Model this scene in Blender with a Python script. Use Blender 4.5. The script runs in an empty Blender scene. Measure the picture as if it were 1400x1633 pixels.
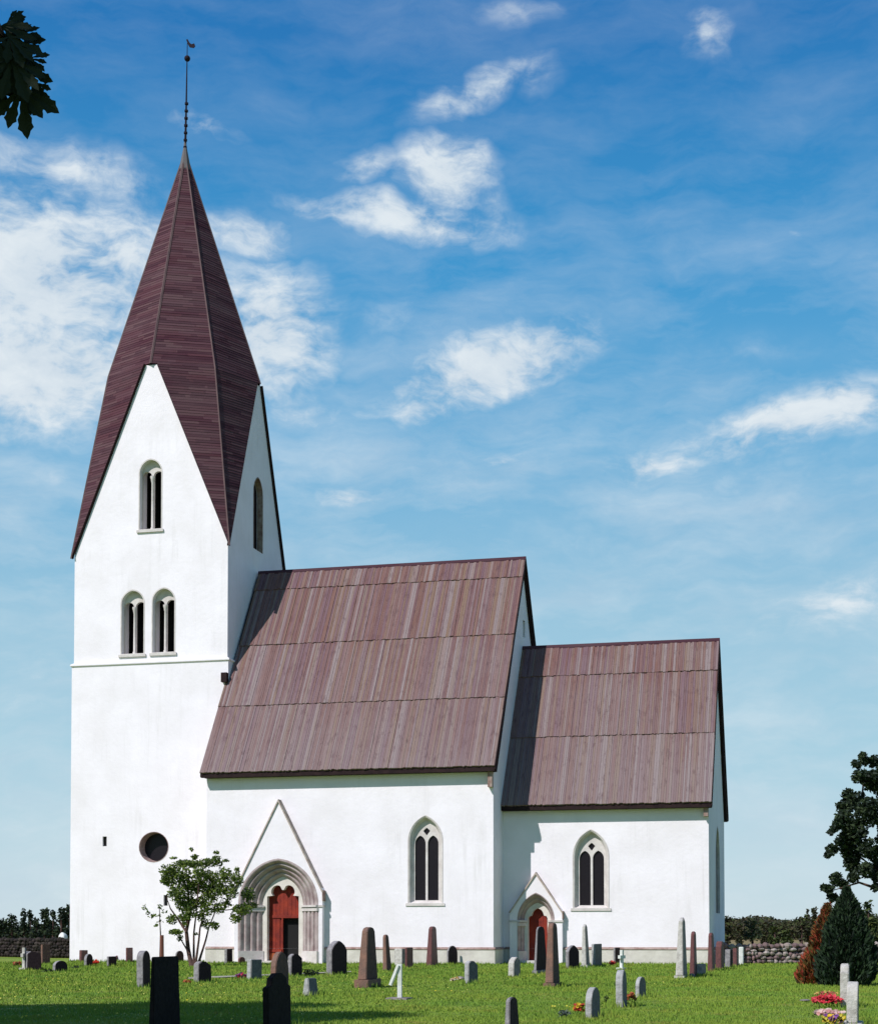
import bpy, bmesh, math, random
import numpy as np
from mathutils import Vector, Matrix
from mathutils.geometry import tessellate_polygon
S = bpy.context.scene
C = S.collection
R = math.radians
rng = random.Random(7)

# ---------------------------------------------------------------- camera
F = 2621.2; SY = 577.2; CX, CY, CZ = 31.593, -80.992, 1.593
YAW = R(-13.969); PITCH = R(2.022)
cam = bpy.data.objects.new('camera', bpy.data.cameras.new('camera')); C.objects.link(cam)
cam.location = (CX, CY, CZ); cam.rotation_euler = (math.pi/2+PITCH, 0, -YAW)
cam.data.sensor_fit = 'HORIZONTAL'; cam.data.sensor_width = 36; cam.data.lens = F/1400*36
cam.data.shift_y = SY/1400; cam.data.clip_end = 12000; cam.data.clip_start = .1
S.camera = cam
FW = Vector((math.sin(YAW), math.cos(YAW), 0)); RT = Vector((math.cos(YAW), -math.sin(YAW), 0)); UP = Vector((0, 0, 1))
F2 = FW*math.cos(PITCH)+UP*math.sin(PITCH); U2 = -FW*math.sin(PITCH)+UP*math.cos(PITCH)
CAM = Vector((CX, CY, CZ))
def ray(px, py): return F2+RT*((px-700)/F)+U2*((816.5+SY-py)/F)
def onY(px, py, Y):
    d = ray(px, py); return CAM+d*((Y-CY)/d.y)
def onX(px, py, X):
    d = ray(px, py); return CAM+d*((X-CX)/d.x)
def ground(px, py, z=0):
    d = ray(px, py); return CAM+d*((z-CZ)/d.z)
def atd(px, py, dist): return CAM+ray(px, py)*dist
def fr(fwd, right, z=0):
    p = CAM+FW*fwd+RT*right; return Vector((p.x, p.y, z))

# ---------------------------------------------------------------- light, sky, exposure
SUN_AZ = 211.5; SUN_EL = 45.5      # degrees, compass azimuth (x east, y north)
S.view_settings.view_transform = 'Standard'; S.view_settings.look = 'None'
S.view_settings.gamma = 1; S.view_settings.exposure = -0.04
sl = bpy.data.lights.new('sun', 'SUN'); sl.energy = 5.0; sl.angle = R(.53); sl.color = (1, .955, .955)
sun = bpy.data.objects.new('sun', sl); C.objects.link(sun)
sd = Vector((math.sin(R(SUN_AZ))*math.cos(R(SUN_EL)), math.cos(R(SUN_AZ))*math.cos(R(SUN_EL)), math.sin(R(SUN_EL))))
sun.rotation_euler = (-sd).to_track_quat('-Z', 'Y').to_euler(); sun.location = (0, -40, 60)

world = bpy.data.worlds.new('World'); S.world = world; world.use_nodes = True
nt = world.node_tree; nt.nodes.clear()
def N(t, kind, **kw):
    n = t.nodes.new(kind)
    for k, v in kw.items():
        if k == 'inp':
            for a, b in v.items():
                if hasattr(b, 'is_output') or isinstance(b, bpy.types.NodeSocket): t.links.new(b, n.inputs[a])
                else: n.inputs[a].default_value = b
        else: setattr(n, k, v)
    return n
def M_(t, op, a, b=None, c=None, clamp=False):
    n = t.nodes.new('ShaderNodeMath'); n.operation = op; n.use_clamp = clamp
    for i, v in enumerate((a, b, c)):
        if v is None: continue
        if isinstance(v, bpy.types.NodeSocket): t.links.new(v, n.inputs[i])
        else: n.inputs[i].default_value = v
    return n.outputs[0]
def MIX(t, fac, a, b, mode='MIX'):
    n = t.nodes.new('ShaderNodeMix'); n.data_type = 'RGBA'; n.blend_type = mode
    for i, v in ((0, fac), (6, a), (7, b)):
        if isinstance(v, bpy.types.NodeSocket): t.links.new(v, n.inputs[i])
        else: n.inputs[i].default_value = v if i == 0 else (*v, 1)
    return n.outputs[2]
SKYS = .1
sky = N(nt, 'ShaderNodeTexSky', sky_type='NISHITA', sun_disc=False, sun_elevation=R(SUN_EL), sun_rotation=R(SUN_AZ), altitude=0, air_density=1.0, dust_density=.6, ozone_density=2.5)
geo = N(nt, 'ShaderNodeTexCoord').outputs['Generated']
sep = N(nt, 'ShaderNodeSeparateXYZ', inp={0: geo})
az = M_(nt, 'ARCTAN2', sep.outputs[0], sep.outputs[1]); el = M_(nt, 'ARCSINE', sep.outputs[2])
comb = N(nt, 'ShaderNodeCombineXYZ', inp={0: az, 1: el, 2: 0.0}).outputs[0]
wn = N(nt, 'ShaderNodeTexNoise', inp={'Vector': comb, 'Scale': 14.0, 'Detail': 4.0, 'Roughness': .55})
wv = N(nt, 'ShaderNodeVectorMath', operation='SUBTRACT', inp={0: wn.outputs['Color'], 1: (.5, .5, .5)}).outputs[0]
wv = N(nt, 'ShaderNodeVectorMath', operation='MULTIPLY', inp={0: wv, 1: (.05, .03, 0)}).outputs[0]
P = N(nt, 'ShaderNodeVectorMath', operation='ADD', inp={0: comb, 1: wv}).outputs[0]
def azel(px, py):
    d = ray(px, py).normalized(); return math.atan2(d.x, d.y), math.asin(d.z)
# each cloud: a direction in the sky, angular radii, tilt, strength
CL = [(60, 450, 250, 150, 0, 1.3), (60, 590, 230, 105, 0, 1.4), (320, 540, 190, 130, 0, 1.15), (430, 530, 110, 115, 25, 1.25), (470, 655, 90, 30, 5, .5), (110, 275, 190, 55, 5, .62), (30, 340, 110, 60, 10, .8),
      (715, 280, 80, 55, 0, 1.2), (640, 350, 180, 36, 6, .95), (590, 270, 70, 28, -8, .65), (775, 340, 40, 50, 10, .5), (765, 150, 100, 32, -22, .8), (705, 172, 42, 26, 0, .7), (860, 120, 45, 40, 0, .45),
      (780, 590, 185, 50, -16, 1.3), (870, 555, 70, 42, -10, 1.05), (670, 645, 70, 32, -15, .95), (570, 780, 55, 20, 0, .85), (800, 735, 50, 18, 0, .65), (1290, 668, 250, 50, -8, 1.05), (1360, 640, 80, 38, 0, .7), (1050, 735, 130, 30, -5, .75),
      (1120, 55, 60, 50, 15, .6), (400, 370, 90, 34, 0, .8), (335, 200, 60, 24, 15, .7), (1250, 370, 22, 12, 0, .3), (940, 465, 60, 18, 0, .3), (1340, 960, 190, 70, -10, .6), (1180, 770, 260, 100, -10, .28),
      (1010, 850, 330, 130, -5, .2), (60, 1100, 160, 140, 0, .3), (1180, 560, 180, 30, 5, .22), (620, 520, 130, 60, 0, .24), (830, 20, 70, 30, 0, .35), (90, 760, 60, 30, 0, .35)]
field = None
for cx, cy, rx, ry, rot, wgt in CL:
    a, e = azel(cx, cy)
    a1, _ = azel(cx+rx, cy); _, e1 = azel(cx, cy-ry)
    m = N(nt, 'ShaderNodeMapping', vector_type='TEXTURE', inp={'Vector': P, 'Location': (a, e, 0), 'Rotation': (0, 0, R(-rot)), 'Scale': (abs(a1-a)*1.42, abs(e1-e)*1.42, 1)})
    ln = N(nt, 'ShaderNodeVectorMath', operation='LENGTH', inp={0: m.outputs[0]}).outputs['Value']
    v = M_(nt, 'MULTIPLY', M_(nt, 'SUBTRACT', 1.0, ln, clamp=True), wgt*1.3)
    field = v if field is None else M_(nt, 'SMOOTH_MAX' if False else 'MAXIMUM', field, v)
st = N(nt, 'ShaderNodeMapping', inp={'Vector': P, 'Rotation': (0, 0, R(12)), 'Scale': (1, 2.0, 1)}).outputs[0]
n1 = N(nt, 'ShaderNodeTexNoise', inp={'Vector': st, 'Scale': 15.0, 'Detail': 8.0, 'Roughness': .6}).outputs['Fac']
n2 = N(nt, 'ShaderNodeTexNoise', inp={'Vector': st, 'Scale': 60.0, 'Detail': 6.0, 'Roughness': .6}).outputs['Fac']
n1c = N(nt, 'ShaderNodeMapRange', inp={'Value': n1, 'From Min': .33, 'From Max': .66}).outputs[0]
dens = M_(nt, 'MULTIPLY', field, M_(nt, 'ADD', M_(nt, 'MULTIPLY', n1c, 1.15), .36))
dens = M_(nt, 'ADD', dens, M_(nt, 'MULTIPLY', M_(nt, 'MULTIPLY', M_(nt, 'SUBTRACT', n2, .5), .8), M_(nt, 'MULTIPLY', field, 1.2, clamp=True)))
st2 = N(nt, 'ShaderNodeMapping', inp={'Vector': P, 'Rotation': (0, 0, R(-14)), 'Scale': (1, 3.2, 1)}).outputs[0]
n3 = N(nt, 'ShaderNodeTexNoise', inp={'Vector': st2, 'Scale': 7.0, 'Detail': 7.0, 'Roughness': .62}).outputs['Fac']
veil = N(nt, 'ShaderNodeMapRange', inp={'Value': n3, 'From Min': .40, 'From Max': .72, 'To Min': 0.0, 'To Max': .52}).outputs[0]
low = N(nt, 'ShaderNodeMapRange', inp={'Value': el, 'From Min': .46, 'From Max': .27, 'To Min': .3, 'To Max': 1.0}).outputs[0]
ss = N(nt, 'ShaderNodeMapRange', interpolation_type='SMOOTHSTEP', inp={'Value': dens, 'From Min': -.04, 'From Max': 1.32, 'To Min': 0.0, 'To Max': .97}).outputs[0]
ss = M_(nt, 'MAXIMUM', ss, M_(nt, 'MULTIPLY', veil, low))
ramp = nt.nodes.new('ShaderNodeValToRGB'); nt.links.new(M_(nt, 'MULTIPLY', el, 1.25, clamp=True), ramp.inputs[0])
RP = [(0.0, (.60, .72, .78)), (.033, (.555, .715, .79)), (.11, (.40, .635, .76)), (.185, (.33, .575, .735)), (.29, (.150, .435, .70)), (.39, (.048, .31, .63)), (.505, (.022, .19, .50)), (.75, (.015, .12, .38))]
while len(ramp.color_ramp.elements) < len(RP): ramp.color_ramp.elements.new(.5)
for q_, (e_, c_) in zip(ramp.color_ramp.elements, RP): q_.position = e_*1.25; q_.color = (*c_, 1)
blue = MIX(nt, 1.0, ramp.outputs[0], (10.2, 10.2, 10.2), 'MULTIPLY')
gm = MIX(nt, 1.0, sky.outputs[0], (.8, 1.0, 1.15), 'MULTIPLY')
blue = MIX(nt, .04, blue, gm)
cshade = N(nt, 'ShaderNodeMapRange', inp={'Value': n1, 'From Min': .35, 'From Max': .62}).outputs[0]
skyc = MIX(nt, ss, blue, MIX(nt, cshade, (5.7, 6.8, 7.9), (7.9, 8.6, 9.1)))
bg = N(nt, 'ShaderNodeBackground', inp={'Color': skyc, 'Strength': SKYS})
N(nt, 'ShaderNodeOutputWorld', inp={0: bg.outputs[0]})

# ---------------------------------------------------------------- materials
def mat(name, col, rough=.8, bump=0, bscale=20, var=None, vscale=3, detail=5, spec=.3, isl=None, metal=0, grain=None):
    m = bpy.data.materials.new(name); m.use_nodes = True; t = m.node_tree; b = t.nodes['Principled BSDF']
    b.inputs['Roughness'].default_value = rough; b.inputs['Specular IOR Level'].default_value = spec; b.inputs['Metallic'].default_value = metal
    b.inputs['Base Color'].default_value = (*col, 1)
    tc = N(t, 'ShaderNodeTexCoord').outputs['Object']; c = None
    if grain: tc = N(t, 'ShaderNodeMapping', inp={'Vector': tc, 'Scale': grain}).outputs[0]
    if isl:
        g = N(t, 'ShaderNodeNewGeometry').outputs['Random Per Island']
        cr = t.nodes.new('ShaderNodeValToRGB'); t.links.new(g, cr.inputs[0]); cr.color_ramp.interpolation = 'CONSTANT' if len(isl) > 3 else 'LINEAR'
        while len(cr.color_ramp.elements) < len(isl): cr.color_ramp.elements.new(.5)
        for i, q in enumerate(isl):
            cr.color_ramp.elements[i].position = i/len(isl) if len(isl) > 3 else i/(len(isl)-1); cr.color_ramp.elements[i].color = (*q, 1)
        c = cr.outputs[0]
    if var:
        n = N(t, 'ShaderNodeTexNoise', inp={'Vector': tc, 'Scale': float(vscale), 'Detail': float(detail), 'Roughness': .6}).outputs['Fac']
        f = N(t, 'ShaderNodeMapRange', inp={'Value': n, 'From Min': .35, 'From Max': .65}).outputs[0]
        c = MIX(t, M_(t, 'MULTIPLY', f, .45) if isl else f, c if c is not None else col, var)
    if c is not None: t.links.new(c, b.inputs['Base Color'])
    if bump:
        n = N(t, 'ShaderNodeTexNoise', inp={'Vector': tc, 'Scale': float(bscale), 'Detail': 6.0, 'Roughness': .65}).outputs['Fac']
        bp = N(t, 'ShaderNodeBump', inp={'Height': n, 'Strength': float(bump), 'Distance': .03})
        t.links.new(bp.outputs[0], b.inputs['Normal'])
    return m
def leafmat(name, cols, trans=.3, rough=.55):
    m = mat(name, cols[0], rough, isl=cols, spec=.25); t = m.node_tree; b = t.nodes['Principled BSDF']
    src = b.inputs['Base Color'].links[0].from_socket
    tr = N(t, 'ShaderNodeBsdfTranslucent', inp={0: src}); mx = N(t, 'ShaderNodeMixShader', inp={0: trans, 1: b.outputs[0], 2: tr.outputs[0]})
    t.links.new(mx.outputs[0], t.nodes['Material Output'].inputs[0]); return m
m_pl = mat('plaster', (.84, .80, .83), .9, .45, 5, (.765, .725, .74), .5, 9, .1)
def streaks(m):
    t = m.node_tree; b = t.nodes['Principled BSDF']; src = b.inputs['Base Color'].links[0].from_socket; tc = N(t, 'ShaderNodeTexCoord').outputs['Object']
    v = N(t, 'ShaderNodeMapping', inp={'Vector': tc, 'Scale': (3.2, 3.2, .22)}).outputs[0]
    a = N(t, 'ShaderNodeTexNoise', inp={'Vector': v, 'Scale': 1.0, 'Detail': 7.0, 'Roughness': .65}).outputs['Fac']
    q = N(t, 'ShaderNodeTexNoise', inp={'Vector': tc, 'Scale': .33, 'Detail': 5.0}).outputs['Fac']
    f = M_(t, 'MULTIPLY', N(t, 'ShaderNodeMapRange', inp={'Value': a, 'From Min': .52, 'From Max': .72}).outputs[0], N(t, 'ShaderNodeMapRange', inp={'Value': q, 'From Min': .42, 'From Max': .66}).outputs[0])
    c = MIX(t, M_(t, 'MULTIPLY', f, .55), src, (.60, .57, .56))
    p = N(t, 'ShaderNodeTexNoise', inp={'Vector': tc, 'Scale': 7.0, 'Detail': 5.0, 'Roughness': .7}).outputs['Fac']
    g_ = N(t, 'ShaderNodeMapRange', inp={'Value': p, 'From Min': .67, 'From Max': .76, 'To Max': .35}).outputs[0]
    t.links.new(MIX(t, g_, c, (.62, .59, .57)), b.inputs['Base Color'])
streaks(m_pl)
m_pl2 = mat('plinth_plaster', (.66, .63, .56), .9, .5, 8, (.52, .49, .43), 1.3, 8, .1)
m_stone = mat('limestone', (.66, .62, .59), .85, .5, 9, (.52, .475, .45), 2.2, 7, .15)
m_splayshade = mat('shade_toned_portal_stone', (.47, .41, .39), .85, .6, 9, (.30, .225, .22), 1.8, 7, .15)  # portal stone darkened and reddened for the shade on its splay
m_rev = mat('reveal_stone', (.26, .17, .16), .9, .5, 9, (.36, .28, .26), 2.2, 7, .1)
m_frame = mat('pale_dressed_stone', (.70, .66, .60), .85, .4, 9, (.58, .54, .48), 2.2, 7, .15)
m_stain = mat('stained_stone', (.20, .12, .10), .9, .5, 9, (.38, .30, .26), 3, 6, .1)
m_rbrd = mat('roof_board', (.2, .12, .11), .8, .5, 4, (.19, .135, .13), 1.6, 7, .15, grain=(11, .8, .8),
             isl=[(.150, .072, .064), (.185, .112, .102), (.165, .085, .075), (.130, .064, .066), (.215, .155, .14), (.16, .08, .062), (.185, .125, .128), (.145, .067, .058), (.185, .118, .078), (.235, .185, .178), (.16, .092, .094), (.175, .105, .075), (.145, .08, .095), (.20, .145, .12)])
def weathered(m):      # lower courses are older and greyer than those near the ridge, with tar stains
    t = m.node_tree; b = t.nodes['Principled BSDF']; src = b.inputs['Base Color'].links[0].from_socket; tc = N(t, 'ShaderNodeTexCoord').outputs['Object']
    q = N(t, 'ShaderNodeTexNoise', inp={'Vector': tc, 'Scale': .28, 'Detail': 6.0, 'Roughness': .6}).outputs['Fac']; z = N(t, 'ShaderNodeSeparateXYZ', inp={0: tc}).outputs[2]
    g_ = N(t, 'ShaderNodeMapRange', inp={'Value': M_(t, 'ADD', z, M_(t, 'MULTIPLY', M_(t, 'SUBTRACT', q, .5), 14.0)), 'From Min': 9.0, 'From Max': 17.0, 'To Min': .42, 'To Max': 0.0}).outputs[0]
    c = MIX(t, g_, src, (.235, .195, .19)); p = N(t, 'ShaderNodeTexNoise', inp={'Vector': N(t, 'ShaderNodeMapping', inp={'Vector': tc, 'Scale': (4, 1.2, 1.2)}).outputs[0], 'Scale': 1.2, 'Detail': 7.0, 'Roughness': .7}).outputs['Fac']
    f = N(t, 'ShaderNodeMapRange', inp={'Value': p, 'From Min': .53, 'From Max': .70, 'To Max': .65}).outputs[0]
    t.links.new(MIX(t, f, c, (.085, .045, .05)), b.inputs['Base Color'])
weathered(m_rbrd)
m_sbrd = mat('spire_board', (.1, .06, .06), .85, .4, 4, (.105, .068, .072), .35, 7, .08, grain=(.7, .7, 4),
             isl=[(.060, .021, .031), (.082, .032, .041), (.10, .05, .056), (.050, .018, .027), (.090, .040, .050), (.070, .026, .034)])
m_dark = mat('tarred_wood', (.018, .011, .012), .8, .4, 15, (.032, .018, .018), 3, spec=.1)
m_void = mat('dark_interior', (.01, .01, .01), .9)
m_glass = mat('leaded_glass', (.012, .009, .012), .35, .4, 9, spec=.2)
m_red = mat('red_painted_wood', (.27, .03, .012), .7, .4, 5, (.14, .014, .010), 2.5, 7)
m_red2 = mat('weathered_red_wood', (.36, .10, .03), .7, .3, 6, (.25, .05, .02), 4)
m_iron = mat('wrought_iron', (.018, .012, .018), .8, spec=.1)
m_lead = mat('lead_sheet', (.11, .10, .10), .7, .3, 10)
m_bark = mat('bark', (.10, .055, .042), .9, 1, 25, (.06, .035, .03), 6)
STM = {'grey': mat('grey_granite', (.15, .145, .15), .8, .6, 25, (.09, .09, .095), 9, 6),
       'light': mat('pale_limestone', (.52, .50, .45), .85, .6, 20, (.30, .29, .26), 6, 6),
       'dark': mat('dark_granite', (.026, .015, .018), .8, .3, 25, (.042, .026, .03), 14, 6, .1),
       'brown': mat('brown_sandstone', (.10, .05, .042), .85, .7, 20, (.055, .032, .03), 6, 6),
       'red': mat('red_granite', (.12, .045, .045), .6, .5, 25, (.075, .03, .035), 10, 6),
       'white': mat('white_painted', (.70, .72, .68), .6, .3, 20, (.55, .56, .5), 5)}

EDG = {'grey': mat('sunlit_hewn_grey', (.42, .42, .41), .9, .8, 20, (.27, .27, .26), 7, 6), 'dark': mat('sunlit_hewn_dark', (.30, .285, .285), .9, .8, 20, (.17, .16, .165), 7, 6), 'brown': mat('sunlit_hewn_brown', (.24, .13, .09), .9, .8, 20, (.15, .095, .075), 3, 6),
       'red': mat('sunlit_hewn_red', (.16, .065, .06), .9, .8, 20, (.10, .045, .045), 7, 6), 'light': mat('sunlit_hewn_pale', (.55, .53, .48), .9, .8, 20, (.36, .34, .30), 6, 6), 'white': STM['white']}  # hewn edges paler, broad faces darker: sun and shade put into the colours
STM['black'] = EDG['black'] = mat('shade_black_stone', (.012, .010, .011), .85, .3, 25, (.02, .017, .018), 14, 6, .05)  # near-black colour holds the tree shade on the foreground stones
STM['light'] = mat('shade_toned_limestone', (.30, .27, .26), .9, .7, 20, (.16, .13, .125), 6, 6)  # limestone darkened for the shade on its broad faces
# ---------------------------------------------------------------- mesh helpers
class MB:
    def __init__(s): s.v = []; s.f = []
    def add(s, vs, fs):
        o = len(s.v); s.v += [tuple(v) for v in vs]; s.f += [tuple(i+o for i in f) for f in fs]; return s
    def box(s, a, b, rot=0, piv=None):
        x0, y0, z0 = a; x1, y1, z1 = b
        vs = [Vector(p) for p in ((x0, y0, z0), (x1, y0, z0), (x1, y1, z0), (x0, y1, z0), (x0, y0, z1), (x1, y0, z1), (x1, y1, z1), (x0, y1, z1))]
        if rot: 
            m = Matrix.Rotation(rot, 3, 'Z'); piv = Vector(piv or (0, 0, 0)); vs = [m@(v-piv)+piv for v in vs]
        return s.add(vs, [(0, 3, 2, 1), (4, 5, 6, 7), (0, 1, 5, 4), (1, 2, 6, 5), (2, 3, 7, 6), (3, 0, 4, 7)])
    def prism(s, poly, fn, d0, d1):      # polygon extruded: fn(u, v, d) -> point
        n = len(poly); vs = [fn(u, v, d0) for u, v in poly]+[fn(u, v, d1) for u, v in poly]
        tris = tessellate_polygon([[Vector((u, v, 0)) for u, v in poly]])
        return s.add(vs, [tuple(t) for t in tris]+[tuple(i+n for i in reversed(t)) for t in tris]+[(i, (i+1) % n, (i+1) % n+n, i+n) for i in range(n)])
    def panel(s, outer, holes, fn, d):    # flat sheet with holes
        pts = list(outer)
        for h in holes: pts += list(h)
        tris = tessellate_polygon([[Vector((u, v, 0)) for u, v in q] for q in [outer]+list(holes)])
        return s.add([fn(u, v, d) for u, v in pts], [tuple(t) for t in tris])
    def plate(s, outer, holes, fn, d0, d1):
        s.panel(outer, holes, fn, d0); s.panel(outer, holes, fn, d1)
        for q in [outer]+list(holes): s.band(q, fn, d0, d1)
        return s
    def band(s, q, fn, d0, d1, closed=True):
        n = len(q); return s.add([fn(u, v, d0) for u, v in q]+[fn(u, v, d1) for u, v in q], [(i, (i+1) % n, (i+1) % n+n, i+n) for i in range(n if closed else n-1)])
    def loft(s, rings, closed=True):
        n = len(rings[0]); vs = [p for r in rings for p in r]
        return s.add(vs, [(k*n+i, k*n+(i+1) % n, (k+1)*n+(i+1) % n, (k+1)*n+i) for k in range(len(rings)-1) for i in range(n if closed else n-1)])
    def tube(s, pts, rad, n=7):
        pts = [Vector(p) for p in pts]; rings = []
        for i, p in enumerate(pts):
            t = (pts[min(i+1, len(pts)-1)]-pts[max(i-1, 0)]).normalized(); a = t.orthogonal().normalized() if abs(t.z) < .9 else (t.cross(Vector((0, 1, 0)))).normalized(); b = t.cross(a)
            r = rad[i] if hasattr(rad, '__len__') else rad
            rings.append([p+(a*math.cos(2*math.pi*k/n)+b*math.sin(2*math.pi*k/n))*r for k in range(n)])
        s.loft(rings); o = len(s.v)
        s.f.append(tuple(range(o-n, o))); s.f.append(tuple(range(o-len(pts)*n, o-len(pts)*n+n))); return s
    def build(s, name, m, parent=None, smooth=False, bevel=0, loc=None):
        me = bpy.data.meshes.new(name); me.from_pydata(s.v, [], s.f); me.update()
        if bevel:
            bm = bmesh.new(); bm.from_mesh(me); bmesh.ops.remove_doubles(bm, verts=bm.verts, dist=1e-4); bmesh.ops.recalc_face_normals(bm, faces=bm.faces)
            bmesh.ops.bevel(bm, geom=[e for e in bm.edges if e.is_manifold and e.calc_face_angle(0) > .5], offset=bevel, segments=2, affect='EDGES', clamp_overlap=True); bm.to_mesh(me); bm.free()
        me.materials.append(m)
        if smooth: me.polygons.foreach_set('use_smooth', [True]*len(me.polygons))
        o = bpy.data.objects.new(name, me); C.objects.link(o)
        if parent is not None: o.parent = parent; o.matrix_parent_inverse = Matrix.Translation(-parent.location) if loc is None else Matrix()
        if loc is not None: o.location = loc
        return o
def tag(o, label=None, cat=None, group=None, kind=None):
    for k, v in (('label', label), ('category', cat), ('group', group), ('kind', kind)):
        if v: o[k] = v
    return o
def empty(name, loc, label, cat, group=None):
    o = bpy.data.objects.new(name, None); C.objects.link(o); o.location = loc; o.empty_display_size = .3; return tag(o, label, cat, group)
def fS(Y): return lambda u, v, d: Vector((u, Y+d, v))      # sheet facing south, depth goes north
def fE(X): return lambda u, v, d: Vector((X-d, u, v))      # sheet facing east, depth goes west
def arch(cx, a, z0, zs, zt, n=10, bottom=True):            # pointed arch outline
    h = zt-zs; pts = []
    if h >= a:
        r = (a*a+h*h)/(2*a); th = math.acos(max(-1, min(1, (r-a)/r)))
        L = [(cx-(r-(r-a))-0+0, 0)]
        left = [(cx+(r-a)-r*math.cos(th*k/n), zs+r*math.sin(th*k/n)) for k in range(n+1)]
    else: left = [(cx-a*math.cos(math.pi/2*k/n), zs+h*math.sin(math.pi/2*k/n)) for k in range(n+1)]
    right = [(2*cx-x, z) for x, z in reversed(left[:-1])]
    pts = [(cx-a, z0)]+left+right+[(cx+a, z0)]
    return pts
def circle(cx, cz, r, n=28, rz=None): return [(cx+r*math.cos(2*math.pi*k/n), cz+(rz or r)*math.sin(2*math.pi*k/n)) for k in range(n)]

# ---------------------------------------------------------------- ground
def pmesh(name, verts, quads, m, tris=False):
    verts = np.asarray(verts, dtype=np.float32); me = bpy.data.meshes.new(name); k = 3 if tris else 4
    nf = len(quads); me.vertices.add(len(verts)); me.vertices.foreach_set('co', verts.ravel())
    me.loops.add(nf*k); me.loops.foreach_set('vertex_index', np.asarray(quads, dtype=np.int32).ravel())
    me.polygons.add(nf); me.polygons.foreach_set('loop_start', np.arange(0, nf*k, k, dtype=np.int32)); me.polygons.foreach_set('loop_total', np.full(nf, k, dtype=np.int32))
    me.update(calc_edges=True); me.validate(); me.materials.append(m)
    o = bpy.data.objects.new(name, me); C.objects.link(o); return o
def grassmat(name, blades):
    m = bpy.data.materials.new(name); m.use_nodes = True; t = m.node_tree; b = t.nodes['Principled BSDF']
    tc = N(t, 'ShaderNodeTexCoord').outputs['Object']
    big = N(t, 'ShaderNodeTexNoise', inp={'Vector': tc, 'Scale': .30, 'Detail': 6.0, 'Roughness': .65}).outputs['Fac']
    mid = N(t, 'ShaderNodeTexNoise', inp={'Vector': tc, 'Scale': 1.1, 'Detail': 7.0, 'Roughness': .75}).outputs['Fac']
    fine = N(t, 'ShaderNodeTexNoise', inp={'Vector': tc, 'Scale': 14.0, 'Detail': 4.0, 'Roughness': .7}).outputs['Fac']
    f1 = N(t, 'ShaderNodeMapRange', inp={'Value': big, 'From Min': .35, 'From Max': .65}).outputs[0]
    f2 = N(t, 'ShaderNodeMapRange', inp={'Value': mid, 'From Min': .38, 'From Max': .68}).outputs[0]
    f3 = N(t, 'ShaderNodeMapRange', inp={'Value': fine, 'From Min': .4, 'From Max': .65}).outputs[0]
    c = MIX(t, f1, (.09, .205, .024), (.25, .30, .036)); c = MIX(t, M_(t, 'MULTIPLY', f2, .75), c, (.235, .285, .04))
    c = MIX(t, M_(t, 'MULTIPLY', f3, .5), c, (.062, .14, .018))
    dry = N(t, 'ShaderNodeTexNoise', inp={'Vector': tc, 'Scale': .9, 'Detail': 5.0, 'Roughness': .65}).outputs['Fac']
    dry = N(t, 'ShaderNodeMapRange', inp={'Value': dry, 'From Min': .53, 'From Max': .70, 'To Max': .65}).outputs[0]
    c = MIX(t, dry, c, (.26, .19, .05))
    if blades:
        g = N(t, 'ShaderNodeNewGeometry').outputs['Random Per Island']
        c = MIX(t, M_(t, 'MULTIPLY', g, .5), c, (.18, .31, .045))
    t.links.new(c, b.inputs['Base Color']); b.inputs['Roughness'].default_value = .8; b.inputs['Specular IOR Level'].default_value = .15
    if not blades:
        bp = N(t, 'ShaderNodeBump', inp={'Height': M_(t, 'ADD', fine, mid), 'Strength': .9, 'Distance': .05}); t.links.new(bp.outputs[0], b.inputs['Normal'])
    return m
m_grass = grassmat('lawn', False); m_blade = grassmat('grass_blade', True)
gs = []; gq = []
xs = [-4000, -1500, -600, -250, -120]+list(range(-80, 101, 4))+[130, 250, 600, 1500, 4000]; ys = [-400, -160]+list(range(-100, 41, 4))+[70, 130, 250, 500, 1200, 6000]
for j, y in enumerate(ys):
    for i, x in enumerate(xs):
        d = (Vector((x, y))-Vector((CX, CY))).length
        gs.append((x, y, -.02+.02*math.sin(x*.35+1)*math.cos(y*.27) if -80 < x < 100 and -100 < y < 30 else -.02))
for j in range(len(ys)-1):
    for i in range(len(xs)-1): a = j*len(xs)+i; gq.append((a, a+1, a+1+len(xs), a+len(xs)))
tag(pmesh('ground', gs, gq, m_grass), kind='structure')
g = np.random.default_rng(3)
n = 230000
fw = 26.5+(g.random(n)**1.6)*58; rt = (g.random(n)*2-1)*(fw*.29)
bx = CX+FW.x*fw+RT.x*rt; by = CY+FW.y*fw+RT.y*rt
ok_ = ~((by > -3.0) & (bx > -9.2) & (bx < 15.1)) & ~((by > -.8) & (bx > 14.8) & (bx < 25.3)); bx, by, fw, rt = bx[ok_], by[ok_], fw[ok_], rt[ok_]; n = len(bx)
tuft = np.zeros(n)
cl = np.sin(bx*1.3+np.sin(by*.9)*2)*np.cos(by*1.1+np.sin(bx*.7)*2)*.5+.5
h = (.025+.035*g.random(n))*(.6+.8*cl)*(1+(fw-27)/60); w = (.007+.009*g.random(n))*(fw/28); a = g.random(n)*np.pi; ln = (g.random((n, 2))-.5)*.04
gz = -.02+.02*np.sin(bx*.35+1)*np.cos(by*.27)-.006
V = np.zeros((n, 3, 3)); V[:, 0] = np.stack([bx-np.cos(a)*w, by-np.sin(a)*w, gz], 1); V[:, 1] = np.stack([bx+np.cos(a)*w, by+np.sin(a)*w, gz], 1); V[:, 2] = np.stack([bx+ln[:, 0], by+ln[:, 1], gz+h], 1)
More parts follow.
